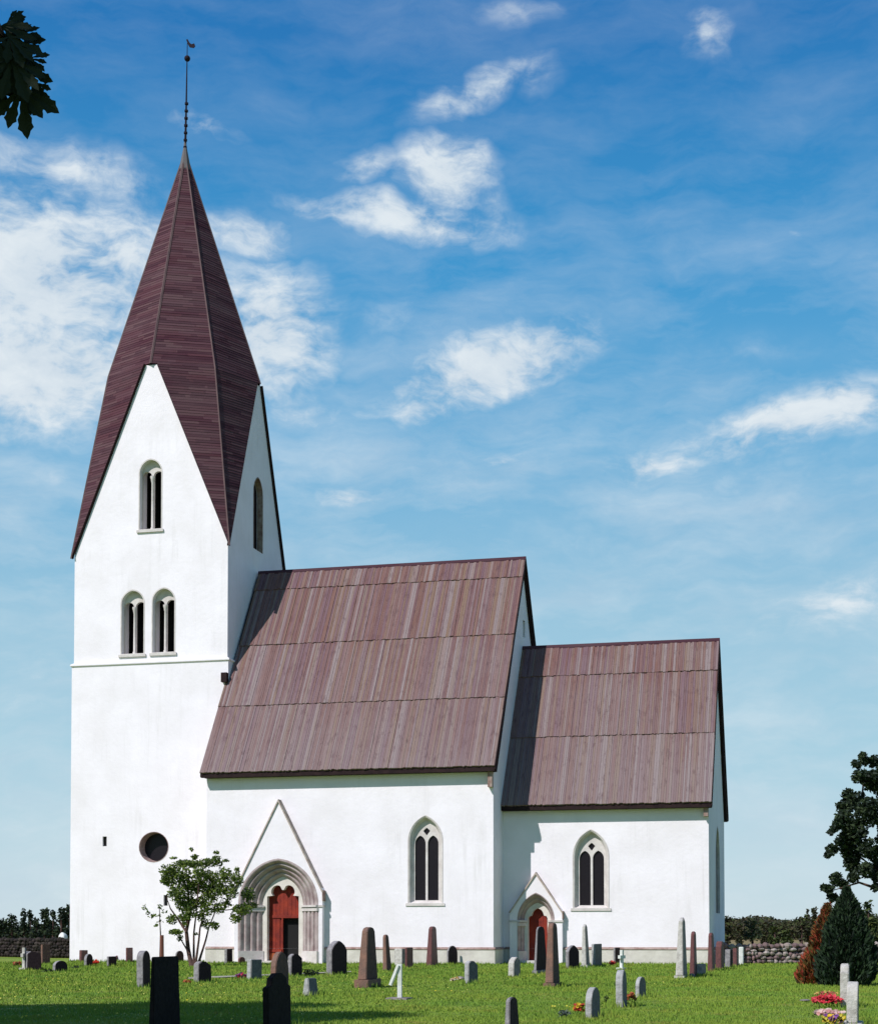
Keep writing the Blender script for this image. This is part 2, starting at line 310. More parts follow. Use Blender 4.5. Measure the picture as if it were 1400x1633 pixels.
tag(pmesh('grass', V.reshape(-1, 3), np.arange(n*3).reshape(-1, 3), m_blade, True), 'short green lawn grass growing between the gravestones', 'grass', kind='stuff')
m_yel = leafmat('yellow_bloom', [(.55, .50, .06), (.45, .45, .12), (.6, .5, .02)], .2)
n = 700; fw = 27+(g.random(n)**1.3)*38; rt = (g.random(n)*2-1)*fw*.27; px_, py_ = CX+FW.x*fw+RT.x*rt, CY+FW.y*fw+RT.y*rt
keep = (np.sin(px_*.5+1)*np.cos(py_*.4)+np.sin(px_*.17)) > -.1; px_, py_ = px_[keep], py_[keep]; n = len(px_); sz = .012+.014*g.random(n); zz = .03+.03*g.random(n)
V = np.zeros((n, 4, 3))
for k, (dx, dz) in enumerate(((-1, 0), (0, -1), (1, 0), (0, 1))): V[:, k] = np.stack([px_+dx*sz, py_+dz*sz*.6, zz+dz*sz*.6], 1)
tag(pmesh('wildflowers', V.reshape(-1, 3), np.arange(n*4).reshape(-1, 4), m_yel), 'tiny yellow flowers dotted all over the lawn', 'wildflowers', kind='stuff')
m_field = mat('dry_field', (.26, .17, .07), .9, .5, 2, (.13, .13, .05), .08, 6)
MB().add([(-420, 45, -.012), (700, -20, -.012), (900, 420, -.012), (-420, 420, -.012)], [(0, 1, 2, 3)]).build('field', m_field)['kind'] = 'structure'
# far paved strip in front of the portal
m_path = mat('gravel_path', (.38, .35, .29), .9, .8, 30, (.27, .25, .2), 5)
pa = ground(300, 1562); pb = ground(560, 1551); pc = ground(560, 1549.6); pd = ground(300, 1559.5)
MB().add([(p.x, p.y, .012) for p in (pa, pb, pc, pd)], [(0, 1, 2, 3)]).build('path', m_path)['kind'] = 'structure'

# ---------------------------------------------------------------- church
W = 9.0; I = .081; c = W/2; TE = 22.165; GA = 32.08; AP = 45.76; STR = 15.99
N0 = -2.92; N1 = W+2.92; L = 14.896; NEZ = 9.595; NRZ = 21.512; OH = .532
C0 = N0+2.303; C1 = N1-2.303; LC = L+10.176; CEZ = 7.827; CRZ = 16.696
church = empty('church', (0, 0, 0), 'white plastered stone church with tall spire and brown wooden roofs', 'church')
def part(mb, name, m, parent=church, label=None, **k):
    o = mb.build(name, m, parent, **k)
    if label: o['label'] = label
    return o
def sz_(x0, x1, y0, y1, Y):      # px rectangle on a south wall -> centre x, half width, z low, z top
    a = onY(x0, (y0+y1)/2, Y); b = onY(x1, (y0+y1)/2, Y); cx = (a.x+b.x)/2; pm = (x0+x1)/2
    return cx, (b.x-a.x)/2, onY(pm, y1, Y).z, onY(pm, y0, Y).z
holesL = []; holesU = []
tw = MB()
# oculus and slits in the lower tower
ox, oa, oz0, oz1 = sz_(222.2, 268.3, 1327.5, 1375, 0); ocz = (oz0+oz1)/2
oc = circle(ox, ocz, oa, rz=(oz1-oz0)/2); holesL.append(oc)
sl_ = []
for r_ in ((163.6, 170.2, 1334.5, 1350), (260.8, 267.4, 1428, 1445)):
    x_, a_, z0_, z1_ = sz_(*r_, 0); q = [(x_-a_, z0_), (x_+a_, z0_), (x_+a_, z1_), (x_-a_, z1_)]; holesL.append(q); sl_.append(q)
tw.panel([(-W, -.3), (0, -.3), (0, STR), (-W, STR)], holesL, fS(0), 0)
tw.panel([(0, -.3), (W, -.3), (W, STR), (0, STR)], [], fE(0), 0); tw.panel([(0, -.3), (W, -.3), (W, STR), (0, STR)], [], fE(-W), 0); tw.panel([(-W, -.3), (0, -.3), (0, STR), (-W, STR)], [], fS(W), 0)
BW = []
for r_ in ((222.8, 257.4, 733, 845), (193.8, 229.2, 942, 1044), (243.2, 278.2, 938.5, 1041.5)):
    x_, a_, z0_, z1_ = sz_(*r_, I); BW.append((x_, a_, z0_, z1_)); holesU.append(arch(x_, a_, z0_, z1_-a_*1.12, z1_))
TES = TE-.22
tw.panel([(-W+I, STR), (-I, STR), (-I, TE), (-c+.36, GA), (-c-.36, GA), (-W+I, TES)], holesU, fS(I), 0)
ew0 = onX(404.3, 877, -I); ew1 = onX(418.3, 880, -I); ewt = onX(411, 762, -I)
EW = ((ew0.y+ew1.y)/2, (ew1.y-ew0.y)/2, (ew0.z+ew1.z)/2, ewt.z); EH = arch(EW[0], EW[1], EW[2], EW[3]-EW[1]*1.3, EW[3])
gp = [(I, STR), (W-I, STR), (W-I, TE), (c+.36, GA), (c-.36, GA), (I, TE)]
tw.panel(gp, [EH], fE(-I), 0); tw.panel(gp, [], fE(-W+I), 0); tw.panel([(x-W, z) for x, z in gp], [], fS(W-I), 0)
for q, d in [(sl_[0], .5), (sl_[1], .5)]: tw.band(q, fS(0), 0, .14)
tw.band(oc, fS(0), 0, .2)
for q in holesU: tw.band(q, fS(I), 0, .95)
tw.band(EH, fE(-I), 0, .95)
# ledge between storeys
tw.loft([[(-W-d, -d, z), (d, -d, z), (d, W+d, z), (-W-d, W+d, z)] for d, z in ((0, STR-.12), (.075, STR-.06), (.075, STR+.02), (-I, STR+.10))])
part(tw, 'tower_wall', m_pl)
o = MB(); rr = []
for d, k in ((.001, 1.0), (-.012, 1.03), (-.014, .995), (.2, .985), (.55, .93), (.7, .92)): rr.append([Vector((ox+(u-ox)*k, d, ocz+(v-ocz)*k)) for u, v in oc])
ocl = part(o.loft(rr), 'round_window', m_rev, smooth=False)
part(MB().panel([(ox+(u-ox)*.93, ocz+(v-ocz)*.93) for u, v in oc], [], fS(0), .56), 'pane', m_glass, ocl)
for q in sl_: part(MB().panel(q, [], fS(0), .13), 'slit_opening', m_void)
def biforate(x, a, z0, z1, fn, name='belfry_window', sill=True, yy=.27):
    zs = z1-a*1.12; out = arch(x, a-.003, z0+.003, zs, z1-.004); holes = []
    lw = (a-.06)/2-.01
    zz = zs+.02
    for s in (-1, 1):
        hx = x+s*(lw+.06); holes.append(arch(hx, lw, z0+.004+.02, zz-.12, zz+lw*.85-.12, 7))
    b = MB(); b.plate(out, holes, fn, yy+.02, yy+.2); w = part(b, name, m_stone)
    col = MB(); pc_ = fn(x, 0, yy-.0)
    cc = Vector((pc_.x, pc_.y, 0)); hh = z1-z0
    prof = [(0, .14), (.05, .14), (.10, .09), (.16, .10), (.2, .065), (zz-.5-z0, .06), (zz-.45-z0, .08), (zz-.32-z0, .10), (zz-.24-z0, .13), (zz-.15-z0, .13)]
    col.loft([[cc+Vector((math.cos(2*math.pi*k/10)*r, math.sin(2*math.pi*k/10)*r, z0+h)) for k in range(10)] for h, r in prof])
    part(col, 'colonnette', m_stone, w, smooth=True)
    # thin stone margin round the opening
    mg = arch(x, a+.06, z0, zs+.01, z1+.07); b2 = MB(); b2.plate(mg, [arch(x, a-.004, z0+.05, zs, z1-.005)], fn, -.012, .04); part(b2, 'surround', m_stone, w)
    if sill:
        q = [(x-a-.14, z0-.13), (x+a+.14, z0-.13), (x+a+.14, z0+.003), (x-a-.14, z0+.003)]; part(MB().prism(q, fn, -.09, .3), 'sill', m_stone, w)
    back = [(x-a, z0), (x+a, z0), (x+a, z1), (x-a, z1)]
    return w
for i, b_ in enumerate(BW): biforate(*b_, fS(I), sill=True)
ewn = part(MB().loft([[fE(-I)(u, v, d) for u, v in arch(EW[0], EW[1]+o_, EW[2], EW[3]-EW[1]*1.3, EW[3]+o_)] for d, o_ in ((-.012, .06), (-.012, 0), (.3, -.02))]), 'belfry_window', m_stain)
part(MB().box((-I-.40, EW[0]-EW[1], EW[2]-.1), (-I-.34, EW[0]+EW[1], EW[3])), 'dark_backing', m_dark, ewn)  # dark sheet added for the unlit inside of the opening
part(MB().box((-W+.9, .9, STR-1.5), (-.9, W-.9, STR-1.4)), 'bell_floor', m_dark)
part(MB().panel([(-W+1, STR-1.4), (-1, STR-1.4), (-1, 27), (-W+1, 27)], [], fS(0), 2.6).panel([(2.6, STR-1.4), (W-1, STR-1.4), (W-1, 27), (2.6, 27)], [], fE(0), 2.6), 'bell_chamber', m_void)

# spire: eight faces of horizontal boards
A = Vector((-c, c, AP)); ov = .14
corn = {'SE': Vector((-I+ov, I-ov, TE-.15)), 'SW': Vector((-W+I-ov, I-ov, TES-.15)), 'NE': Vector((-I+ov, W-I+ov, TE-.15)), 'NW': Vector((-W+I-ov, W-I+ov, TE-.15))}
gab = {'S': Vector((-c, I-ov, GA+.05)), 'E': Vector((-I+ov, c, GA+.05)), 'N': Vector((-c, W-I+ov, GA+.05)), 'W': Vector((-W+I-ov, c, GA+.05))}
sp = MB(); fa = MB(); hip = MB(); HB = 3.12
inward = {'S': Vector((0, 1, 0)), 'E': Vector((-1, 0, 0)), 'N': Vector((0, -1, 0)), 'W': Vector((1, 0, 0))}
def hpt(K): return Vector((-c+math.copysign(HB, K.x+c), c+math.copysign(HB, K.y-c), GA+.05))
for gk, ck in (('S', 'SE'), ('E', 'SE'), ('E', 'NE'), ('N', 'NE'), ('N', 'NW'), ('W', 'NW'), ('W', 'SW'), ('S', 'SW')):
    G = gab[gk]; K = corn[ck]; H = hpt(K); side = K-G; side.z = 0
    tdir = Vector((side.x, 0, 0)) if gk in 'SN' else Vector((0, side.y, 0)); Gt = G+tdir.normalized()*.36
    def nrm_(a, b_, d):
        n_ = (b_-a).cross(d-a).normalized(); m_ = (a+b_+d)/3; return n_ if n_.dot(m_-Vector((-c, c, m_.z))) > 0 else -n_
    nu, nl = nrm_(A, G, H), nrm_(Gt, H, K)
    def at_(z, up):
        if up: t = (A.z-z)/(A.z-G.z); return A.lerp(G, t), A.lerp(H, t)
        t = (G.z-z)/(G.z-K.z); return Gt.lerp(K, t), H.lerp(K, t)
    z = K.z
    while z < A.z-.35:
        up = z >= G.z-1e-6; z2 = min(z+.15, A.z-.05)
        if z < G.z-1e-6 < z2: z2 = G.z
        a0, b0 = at_(z, up); a1, b1 = at_(z2, up); nrm = nu if up else nl
        off = nrm*(.012+rng.uniform(0, .012)); ln = (b0-a0).length; cuts = [0]
        if ln > 1.2: cuts += sorted(rng.uniform(.15, .85) for _ in range(1 if ln < 2.5 else 2))
        cuts.append(1)
        for u0, u1 in zip(cuts[:-1], cuts[1:]):
            q = [a0.lerp(b0, u0)+off, a0.lerp(b0, u1)+off, a1.lerp(b1, u1)+nrm*.004, a1.lerp(b1, u0)+nrm*.004, a0.lerp(b0, u0)-nrm*.01, a0.lerp(b0, u1)-nrm*.01]
            sp.add(q, [(0, 1, 2, 3), (0, 1, 5, 4)])
        z = z2
    inn = inward[gk]; nrm = nl
    fa.add([Gt+nrm*.03, K+nrm*.03, K+inn*.13-nrm*.02, Gt+inn*.13-nrm*.02, K-nrm*.11, Gt-nrm*.11], [(0, 1, 4, 5), (5, 4, 2, 3)])
for k_, Kc in list(corn.items())+list(gab.items()):
    d = Vector((Kc.x+c, Kc.y-c, 0)).normalized(); t_ = d.cross(UP); r_ = .05 if k_ in corn else .075
    pp = [A+Vector((0, 0, .05)), hpt(Kc), Kc] if k_ in corn else [A+Vector((0, 0, .05)), Kc]
    for a_, b_ in zip(pp[:-1], pp[1:]): hip.add([a_+d*.06, a_-t_*r_-d*.0, b_-t_*r_-d*.0, b_+d*.06, a_+t_*r_, b_+t_*r_], [(0, 1, 2, 3), (0, 3, 5, 4)])
spire = part(sp, 'spire', m_sbrd)
part(fa, 'verge_board', m_dark, spire)
part(hip, 'hip_board', mat('hip_board', (.085, .05, .052), .8, .4, 10, (.12, .075, .072), 1.5), spire)
part(MB().loft([[A+Vector((math.cos(k*math.pi/4)*r, math.sin(k*math.pi/4)*r, h)) for k in range(8)] for h, r in ((-1.1, .34), (-1.0, .36), (.35, .09), (.6, .07))]), 'lead_cap', m_lead, spire)
pt = onY(303, 92, c).z
pole = MB().tube([(-c, c, AP), (-c+.05, c, AP+2.5), (-c+.1, c, pt+.9)], [.075, .055, .02], 8)
for k in range(7): pole.loft([[Vector((-c+.012*k, c, AP+.3+k*.42))+Vector((math.cos(j*math.pi/4)*r, math.sin(j*math.pi/4)*r, h)) for j in range(8)] for h, r in ((-.08, .05), (-.05, .11), (.05, .11), (.08, .05))])
pole = part(pole, 'finial_pole', m_iron, spire)
bl = MB(); bl.loft([[Vector((-c+.1, c, pt))+Vector((math.cos(j*math.pi/8)*.17*math.sin(math.pi*i/10+.001), math.sin(j*math.pi/8)*.17*math.sin(math.pi*i/10+.001), .17*math.cos(math.pi*i/10))) for j in range(16)] for i in range(11)])
part(bl, 'finial_ball', m_iron, church, smooth=True)
vz = pt+.80
rooster = [(-.2, .20), (-.11, .27), (-.06, .2), (.05, .08), (.16, .06), (.32, .16), (.38, .02), (.28, -.12), (.14, -.14), (.02, -.16), (-.08, -.04), (-.14, .10)]
part(MB().prism([(x*.9, z*.9) for x, z in rooster], lambda u, v, d: Vector((-c+.22+u*1.05, c+d, vz+v*1.1-.5*u)), -.02, .02), 'weather_vane', m_iron, church)

# nave and chancel walls, plinths
PLZ = .746
def body(x0, x1, y0, y1, ez, rz, shole, ehole, name, westopen=True):
    b = MB(); slope = (rz-ez)/(c-(y0-OH)); wt = ez+slope*OH-.24
    b.panel([(x0, PLZ), (x1, PLZ), (x1, wt), (x0, wt)], shole, fS(y0), 0); b.panel([(x0, PLZ), (x1, PLZ), (x1, wt), (x0, wt)], [], fS(y1), 0)
    gpoly = [(y0, PLZ), (y1, PLZ), (y1, wt), (c, rz-.26), (y0, wt)]
    b.panel(gpoly, ehole, fE(x1), 0)
    return b, gpoly
# window and portal positions from the walls they stand in
NW = sz_(652, 704.5, 1302, 1441, N0); CWn = sz_(914.8, 969.5, 1324.5, 1449, C0)
pN = onY(442.5, 1444, N0-.42)
hN = arch(NW[0], NW[1], NW[2], NW[3]-NW[1]*1.45, NW[3], 12); hC = arch(CWn[0], CWn[1], CWn[2], CWn[3]-CWn[1]*1.5, CWn[3], 12)
def portal_geo(Y, xl, xr, apexy, spry, groundz=-.1):
    a_ = onY(xl, spry, Y); b_ = onY(xr, spry, Y); cx = (a_.x+b_.x)/2; return cx, (b_.x-a_.x)/2, a_.z/2+b_.z/2, onY((xl+xr)/2, apexy, Y).z
YP = N0-.42; pcx, pa0, pzs, pzt = portal_geo(YP, 379.5, 508, 1369.5, 1444)
YQ = C0-.3; qcx, qa0, qzs, qzt = portal_geo(YQ, 824.6, 884.5, 1424, 1468)
def doorhole(cx, a): return [(cx-a, PLZ), (cx+a, PLZ), (cx+a, PLZ+3.2), (cx-a, PLZ+3.2)]
hPN = [(pcx-pa0-.1, PLZ+.001), (pcx+pa0+.1, PLZ+.001), (pcx+pa0+.1, pzs+.5), (pcx, pzt), (pcx-pa0-.1, pzs+.5)]
hPQ = [(qcx-qa0-.1, PLZ+.001), (qcx+qa0+.1, PLZ+.001), (qcx+qa0+.1, qzs+.3), (qcx, qzt), (qcx-qa0-.1, qzs+.3)]
ng = onX(835.5, 1017, L); ngt = onX(835.5, 990, L); ngw = .28
hG = [(ng.y-ngw, ng.z), (ng.y+ngw, ng.z), (ng.y+ngw, ngt.z), (ng.y-ngw, ngt.z)]
nb, _ = body(0, L, N0, N1, NEZ, NRZ, [hN, hPN], [hG], 'nave')
wt = NEZ+(NRZ-NEZ)/(c-(N0-OH))*OH-.24
nb.panel([(N0, PLZ), (-.0, PLZ), (-.0, wt+4.2), (N0, wt)], [], fE(0), 0); nb.panel([(W, PLZ), (N1, PLZ), (N1, wt), (W, wt+4.2)], [], fE(0), 0)
nb.band(hG, fE(L), 0, .4)
part(nb, 'nave_wall', m_pl); part(MB().panel(hG, [], fE(L), .12), 'gable_slit', m_void)
e0 = onX(1141.8, 1457, LC); e1 = onX(1147.6, 1457, LC); et = onX(1144.8, 1320, LC)
ECW = ((e0.y+e1.y)/2, (e1.y-e0.y)/2, (e0.z+e1.z)/2, et.z); hE = arch(ECW[0], ECW[1], ECW[2], ECW[3]-ECW[1]*1.5, ECW[3])
cb, _ = body(L, LC, C0, C1, CEZ, CRZ, [hC, hPQ], [hE], 'chancel')
part(cb, 'chancel_wall', m_pl)
# plinths (broken at the portals)
def plinth(x0, x1, y0, y1, gap):
    def piece(b, t):
        p = part(b, 'plinth', m_pl2)
        if t: part(t, 'plinth_coping', m_stain, p)
    for a_, b_ in [(x0, gap[0]), (gap[1], x1+.09)]:
        piece(MB().box((a_, y0-.09, -.3), (b_, y0+.3, PLZ)), MB().add([(a_, y0-.12, PLZ+.001), (b_, y0-.12, PLZ+.001), (b_, y0+.0, PLZ+.085), (a_, y0+.0, PLZ+.085), (a_, y0-.12, PLZ-.035), (b_, y0-.12, PLZ-.035)], [(0, 1, 2, 3), (4, 5, 1, 0)]))
    piece(MB().box((x1-.3, y0+.301, -.3), (x1+.09, y1+.09, PLZ)), MB().add([(x1+.12, y0-.12, PLZ+.001), (x1+.12, y1+.12, PLZ+.001), (x1, y1+.12, PLZ+.085), (x1, y0-.0, PLZ+.085), (x1+.12, y0-.12, PLZ-.035), (x1+.12, y1+.12, PLZ-.035)], [(0, 1, 2, 3), (4, 5, 1, 0)]))
    piece(MB().box((x0, y1-.2, -.3), (x1-.301, y1+.09, PLZ)), None)
plinth(.001, L, N0, N1, (pcx-2.25, pcx+2.25)); plinth(L+.1, LC, C0, C1, (qcx-1.3, qcx+1.3))
# gothic windows
def gothic(x, a, z0, z1, fn, zsf, foil=True, name='gothic_window', depth=.34):
    out = arch(x, a, z0, z1-a*zsf, z1, 12); prof = [(-.012, .06), (-.02, .02), (.0, -.0), (.02, -.045), (.07, -.05), (.09, -.02), (.12, -.06), (.16, -.09), (.22, -.13), (depth, -.17)]
    cz_ = z0
    def rg(off):
        return arch(x, a+off, z0-(0 if off > 0 else off*.7), z1-a*zsf, z1+off*1.05, 12)
    b = MB().loft([[fn(u, v, d) for u, v in rg(o_)] for d, o_ in prof]); w = part(b, name, m_stone)
    ia = a-.17; iz1 = z1-.18; izs = z1-a*zsf; iz0 = z0+.12
    o2 = arch(x, ia+.02, iz0-.02, izs, iz1+.02, 12)
    ml = .055; lw = (ia-ml)/2-.035; holes = []
    for s in (-1, 1):
        hx = x+s*(lw+ml); holes.append(arch(hx, lw, iz0+.03, izs-.12, izs+lw*1.0, 8))
    fz = izs+lw*1.15+.16; fr_ = ia*.26
    if foil: holes.append([(x, fz-fr_*1.15), (x+fr_*.55, fz-fr_*.45), (x+fr_*1.0, fz+fr_*.15), (x+fr_*.6, fz+fr_*.6), (x, fz+fr_*1.1), (x-fr_*.6, fz+fr_*.6), (x-fr_*1.0, fz+fr_*.15), (x-fr_*.55, fz-fr_*.45)])
    part(MB().plate(o2, holes, fn, depth-.06, depth+.06), 'tracery', m_stone, w)
    part(MB().panel(o2, [], fn, depth+.02), 'pane', m_glass, w)
    q = [(x-a-.16, z0-.13), (x+a+.16, z0-.13), (x+a+.14, z0+.004), (x-a-.14, z0+.004)]; part(MB().prism(q, fn, -.05, .25), 'sill', m_stone, w)
gothic(*NW, fS(N0), 1.45); gothic(*CWn, fS(C0), 1.5)
ew = MB().loft([[fE(LC)(u, v, d) for u, v in arch(ECW[0], ECW[1]+o_, ECW[2], ECW[3]-ECW[1]*1.5, ECW[3]+o_)] for d, o_ in ((-.012, .06), (-.012, 0), (.2, -.03))])
ew = part(ew, 'lancet_window', m_stone); part(MB().panel(arch(ECW[0], ECW[1], ECW[2], ECW[3]-ECW[1]*1.5, ECW[3]), [], fE(LC), .12), 'pane', m_glass, ew)

# portals
def portal(cx, Y, a0, zs, zt0, gx, gz, gbz, depth, a1, zt1, door_a, hole, steps, name, protr):
    fn = fS(Y)
    outl = [(cx-gx, -.15), (cx-gx, gbz), (cx, gz), (cx+gx, gbz), (cx+gx, -.15)]
    op = arch(cx, a0, -.1, zs, zt0, 14)
    b = MB(); b.panel(outl, [op], fn, 0); b.add([(cx-gx, Y, -.15), (cx-gx, Y+protr, -.15), (cx-gx, Y+protr, gbz), (cx-gx, Y, gbz)], [(0, 1, 2, 3)]); b.add([(cx+gx, Y, -.15), (cx+gx, Y+protr, -.15), (cx+gx, Y+protr, gbz), (cx+gx, Y, gbz)], [(0, 1, 2, 3)])
    for s in (-1, 1): b.add([(cx+s*gx, Y, gbz), (cx+s*gx, Y+protr, gbz), (cx, Y+protr, gz), (cx, Y, gz)], [(0, 1, 2, 3)])
    p = part(b, name, m_pl)
    rk = MB()
    for s in (-1, 1):
        dx, dz = -s*gx, gz-gbz; l_ = math.hypot(dx, dz); tx, tz = dx/l_, dz/l_; nx, nz = -tz*(-s)*1.0, abs(tx)
        nx = s*tz
        e0_ = Vector((cx+s*(gx+.05), 0, gbz-.1)); e1_ = Vector((cx, 0, gz+.06))
        q = [(e0_.x, e0_.z), (e1_.x, e1_.z), (e1_.x, e1_.z-.13), (e0_.x-s*.065, e0_.z-.01)]
        rk.prism(q, fn, -.07, protr-.01)
    part(rk, 'gable_coping', mat('stained_coping', (.33, .25, .21), .9, .5, 9, (.5, .44, .38), 3, 6, .1), p)
    # splayed, moulded jambs and archivolts in one loft
    prof = []; n = steps
    for k in range(n*6+1):
        t_ = k/(n*6); wv_ = abs(math.sin(math.pi*n*t_)); d_ = depth*t_; o_ = (a0-a1)*t_
        prof.append((d_-.13*wv_+.0, o_-.03*wv_ if 0 < t_ < 1 else o_, t_))
    rings = []
    for d_, o_, t_ in prof:
        rings.append([fn(u, v, max(d_, -.01)) for u, v in arch(cx, a0-o_, .32, zs, zt0+(zt1-zt0)*(o_/(a0-a1)), 14)])
    part(MB().loft(rings, closed=False), 'archivolt', m_splayshade, p)
    part(MB().box((cx+gx+.001, Y-.04, gbz-.75*(zs/4)), (cx+gx+.045, Y+protr, gbz-.02)), 'impost_block', m_stain, p)
    # socle of the jambs, capitals
    for s in (-1, 1):
        so = MB(); ca = MB()
        P0 = Vector((cx+s*a0, Y, 0)); P1 = Vector((cx+s*a1, Y+depth, 0)); dirn = (P1-P0).normalized(); nr = Vector((-s*dirn.y*1, 0, 0))
        nr = Vector((dirn.y*-s, -abs(dirn.x), 0)); 
        def blk(mb, z0, z1, pr, P0=P0, P1=P1, nr=nr):
            q = [P0+nr*0-Vector((0, .0, 0))+Vector((0, -.03, 0)), P0+nr*pr, P1+nr*pr, P1+Vector((0, .04, 0))]
            mb.add([(v.x, v.y, z) for z in (z0, z1) for v in q], [(0, 1, 2, 3), (4, 5, 6, 7), (0, 1, 5, 4), (1, 2, 6, 5), (2, 3, 7, 6), (3, 0, 4, 7)])
        blk(so, -.1, .62, .11)
        blk(ca, zs-.30, zs-.12, .11); blk(ca, zs-.1, zs+.0, .17)
        ca.box((cx+s*(a0+.001)-(.0 if s > 0 else gx-a0+.04), Y-.05, zs-.1), (cx+s*(a0+.001)+(gx-a0+.04 if s > 0 else 0), Y+protr, zs+.0))
        part(so, 'jamb_socle', m_stone, p); part(ca, 'capital_band', m_stone, p)
    # door frame plate with foiled head, then the door
    fo = arch(cx, a1+.01, -.1, zs, zt1+.01, 14)
    part(MB().plate(fo, [hole], fn, depth-.05, depth+.28), 'door_frame', m_frame, p)
    return p
zl = lambda py: onY(451, py, N0+.5).z
da = .84; hz0 = .12
zA = zl(1430); zTop = zl(1412.5); w2 = .54
hole = [(pcx-da, hz0), (pcx-da, zA), (pcx-w2, zA+.03), (pcx-w2-.08, zA+.14)]
hole += [(pcx-.30+.33*math.cos(t), zTop-.36+.36*math.sin(t)) for t in (2.9, 2.6, 2.3, 2.0, 1.7, 1.4, 1.1)]
hole += [(pcx-.06, zTop-.20), (pcx-.03, zTop-.24)]
hole = hole+[(2*pcx-x, z) for x, z in reversed(hole)]
pz = onY(444, 1277, YP).z; gx_ = onY(514, 1420, YP).x-pcx; gb = onY(514, 1420, YP).z
por = portal(pcx, YP, pa0, pzs, pzt, gx_, pz, gb, .78, 1.06, zl(1399), da, hole, 4, 'portal', .42)
# red door with an open dark leaf on the right
dY = YP+.78+.27
xa, xb = pcx-da-.05, pcx+da+.05; xm = onY(451.5, 1490, dY).x; zo = onY(465, 1464, dY).z
dr = MB(); wv0 = 0
x = xa
while x < xb-.01:
    x2 = min(x+.21, xb); zb = .12 if x2 <= xm+.02 else zo
    dr.box((x+.006, dY+rng.uniform(0, .008), zb), (x2-.006, dY+.06, zTop+.1)); x = x2
dr.box((xa, dY+.04, zo), (xb, dY+.07, zTop+.1)); dr.box((xa, dY+.04, .12), (xm, dY+.07, zo))
dr.box((xa, dY-.035, zo-.02), (xb, dY+.001, zo+.13)); dr.box((xa, dY-.03, .55), (xm-.02, dY+.001, .68)); dr.box((xm-.07, dY-.03, .12), (xm, dY+.001, zo-.021))
door = part(dr, 'door', m_red, por)
part(MB().box((xa+.1, dY-.04, .13), (xm-.12, dY-.032, .5)), 'kick_board', m_red2, por)
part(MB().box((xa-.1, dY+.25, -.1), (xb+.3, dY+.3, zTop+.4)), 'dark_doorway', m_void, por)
part(MB().box((pcx-1.25, YP+.1, -.1), (pcx+1.25, YP+1.4, .115)), 'threshold', m_stone, por)
zl = lambda py: onY(855, py, C0+.1).z
qd = .49; z1_ = zl(1461); zt_ = zl(1449.5)
hole = [(qcx-qd, .16), (qcx-qd, z1_-.12), (qcx-qd+.05, z1_-.02), (qcx-qd+.17, z1_)]
hole += [(qcx-.29*math.cos(t), zt_-.32+.32*math.sin(t)) for t in (.35, .7, 1.05, 1.35)]+[(qcx, zt_+.02)]
hole = hole+[(2*qcx-x, z) for x, z in reversed(hole[:-1])]
gx2 = onY(896.5, 1453, YQ).x-qcx
por2 = portal(qcx, YQ, qa0, qzs, qzt, gx2, onY(855.4, 1393, YQ).z, onY(897, 1453, YQ).z, .55, .66, zl(1440.5), qd, hole, 2, 'portal', .3)
dr = MB(); x = qcx-qd-.04; dY = YQ+.55+.24
while x < qcx+qd+.03: dr.box((x+.005, dY+rng.uniform(0, .008), .16), (x+.15, dY+.06, zt_+.1)); x += .155
part(dr, 'door', m_red, por2); part(MB().box((qcx-.85, YQ+.05, -.1), (qcx+.85, YQ+.8, .155)), 'threshold', m_stone, por2)
part(MB().box((qcx-qd+.02, dY-.03, .5), (qcx+qd-.02, dY-.001, .6)), 'door_rail', m_red, por2)

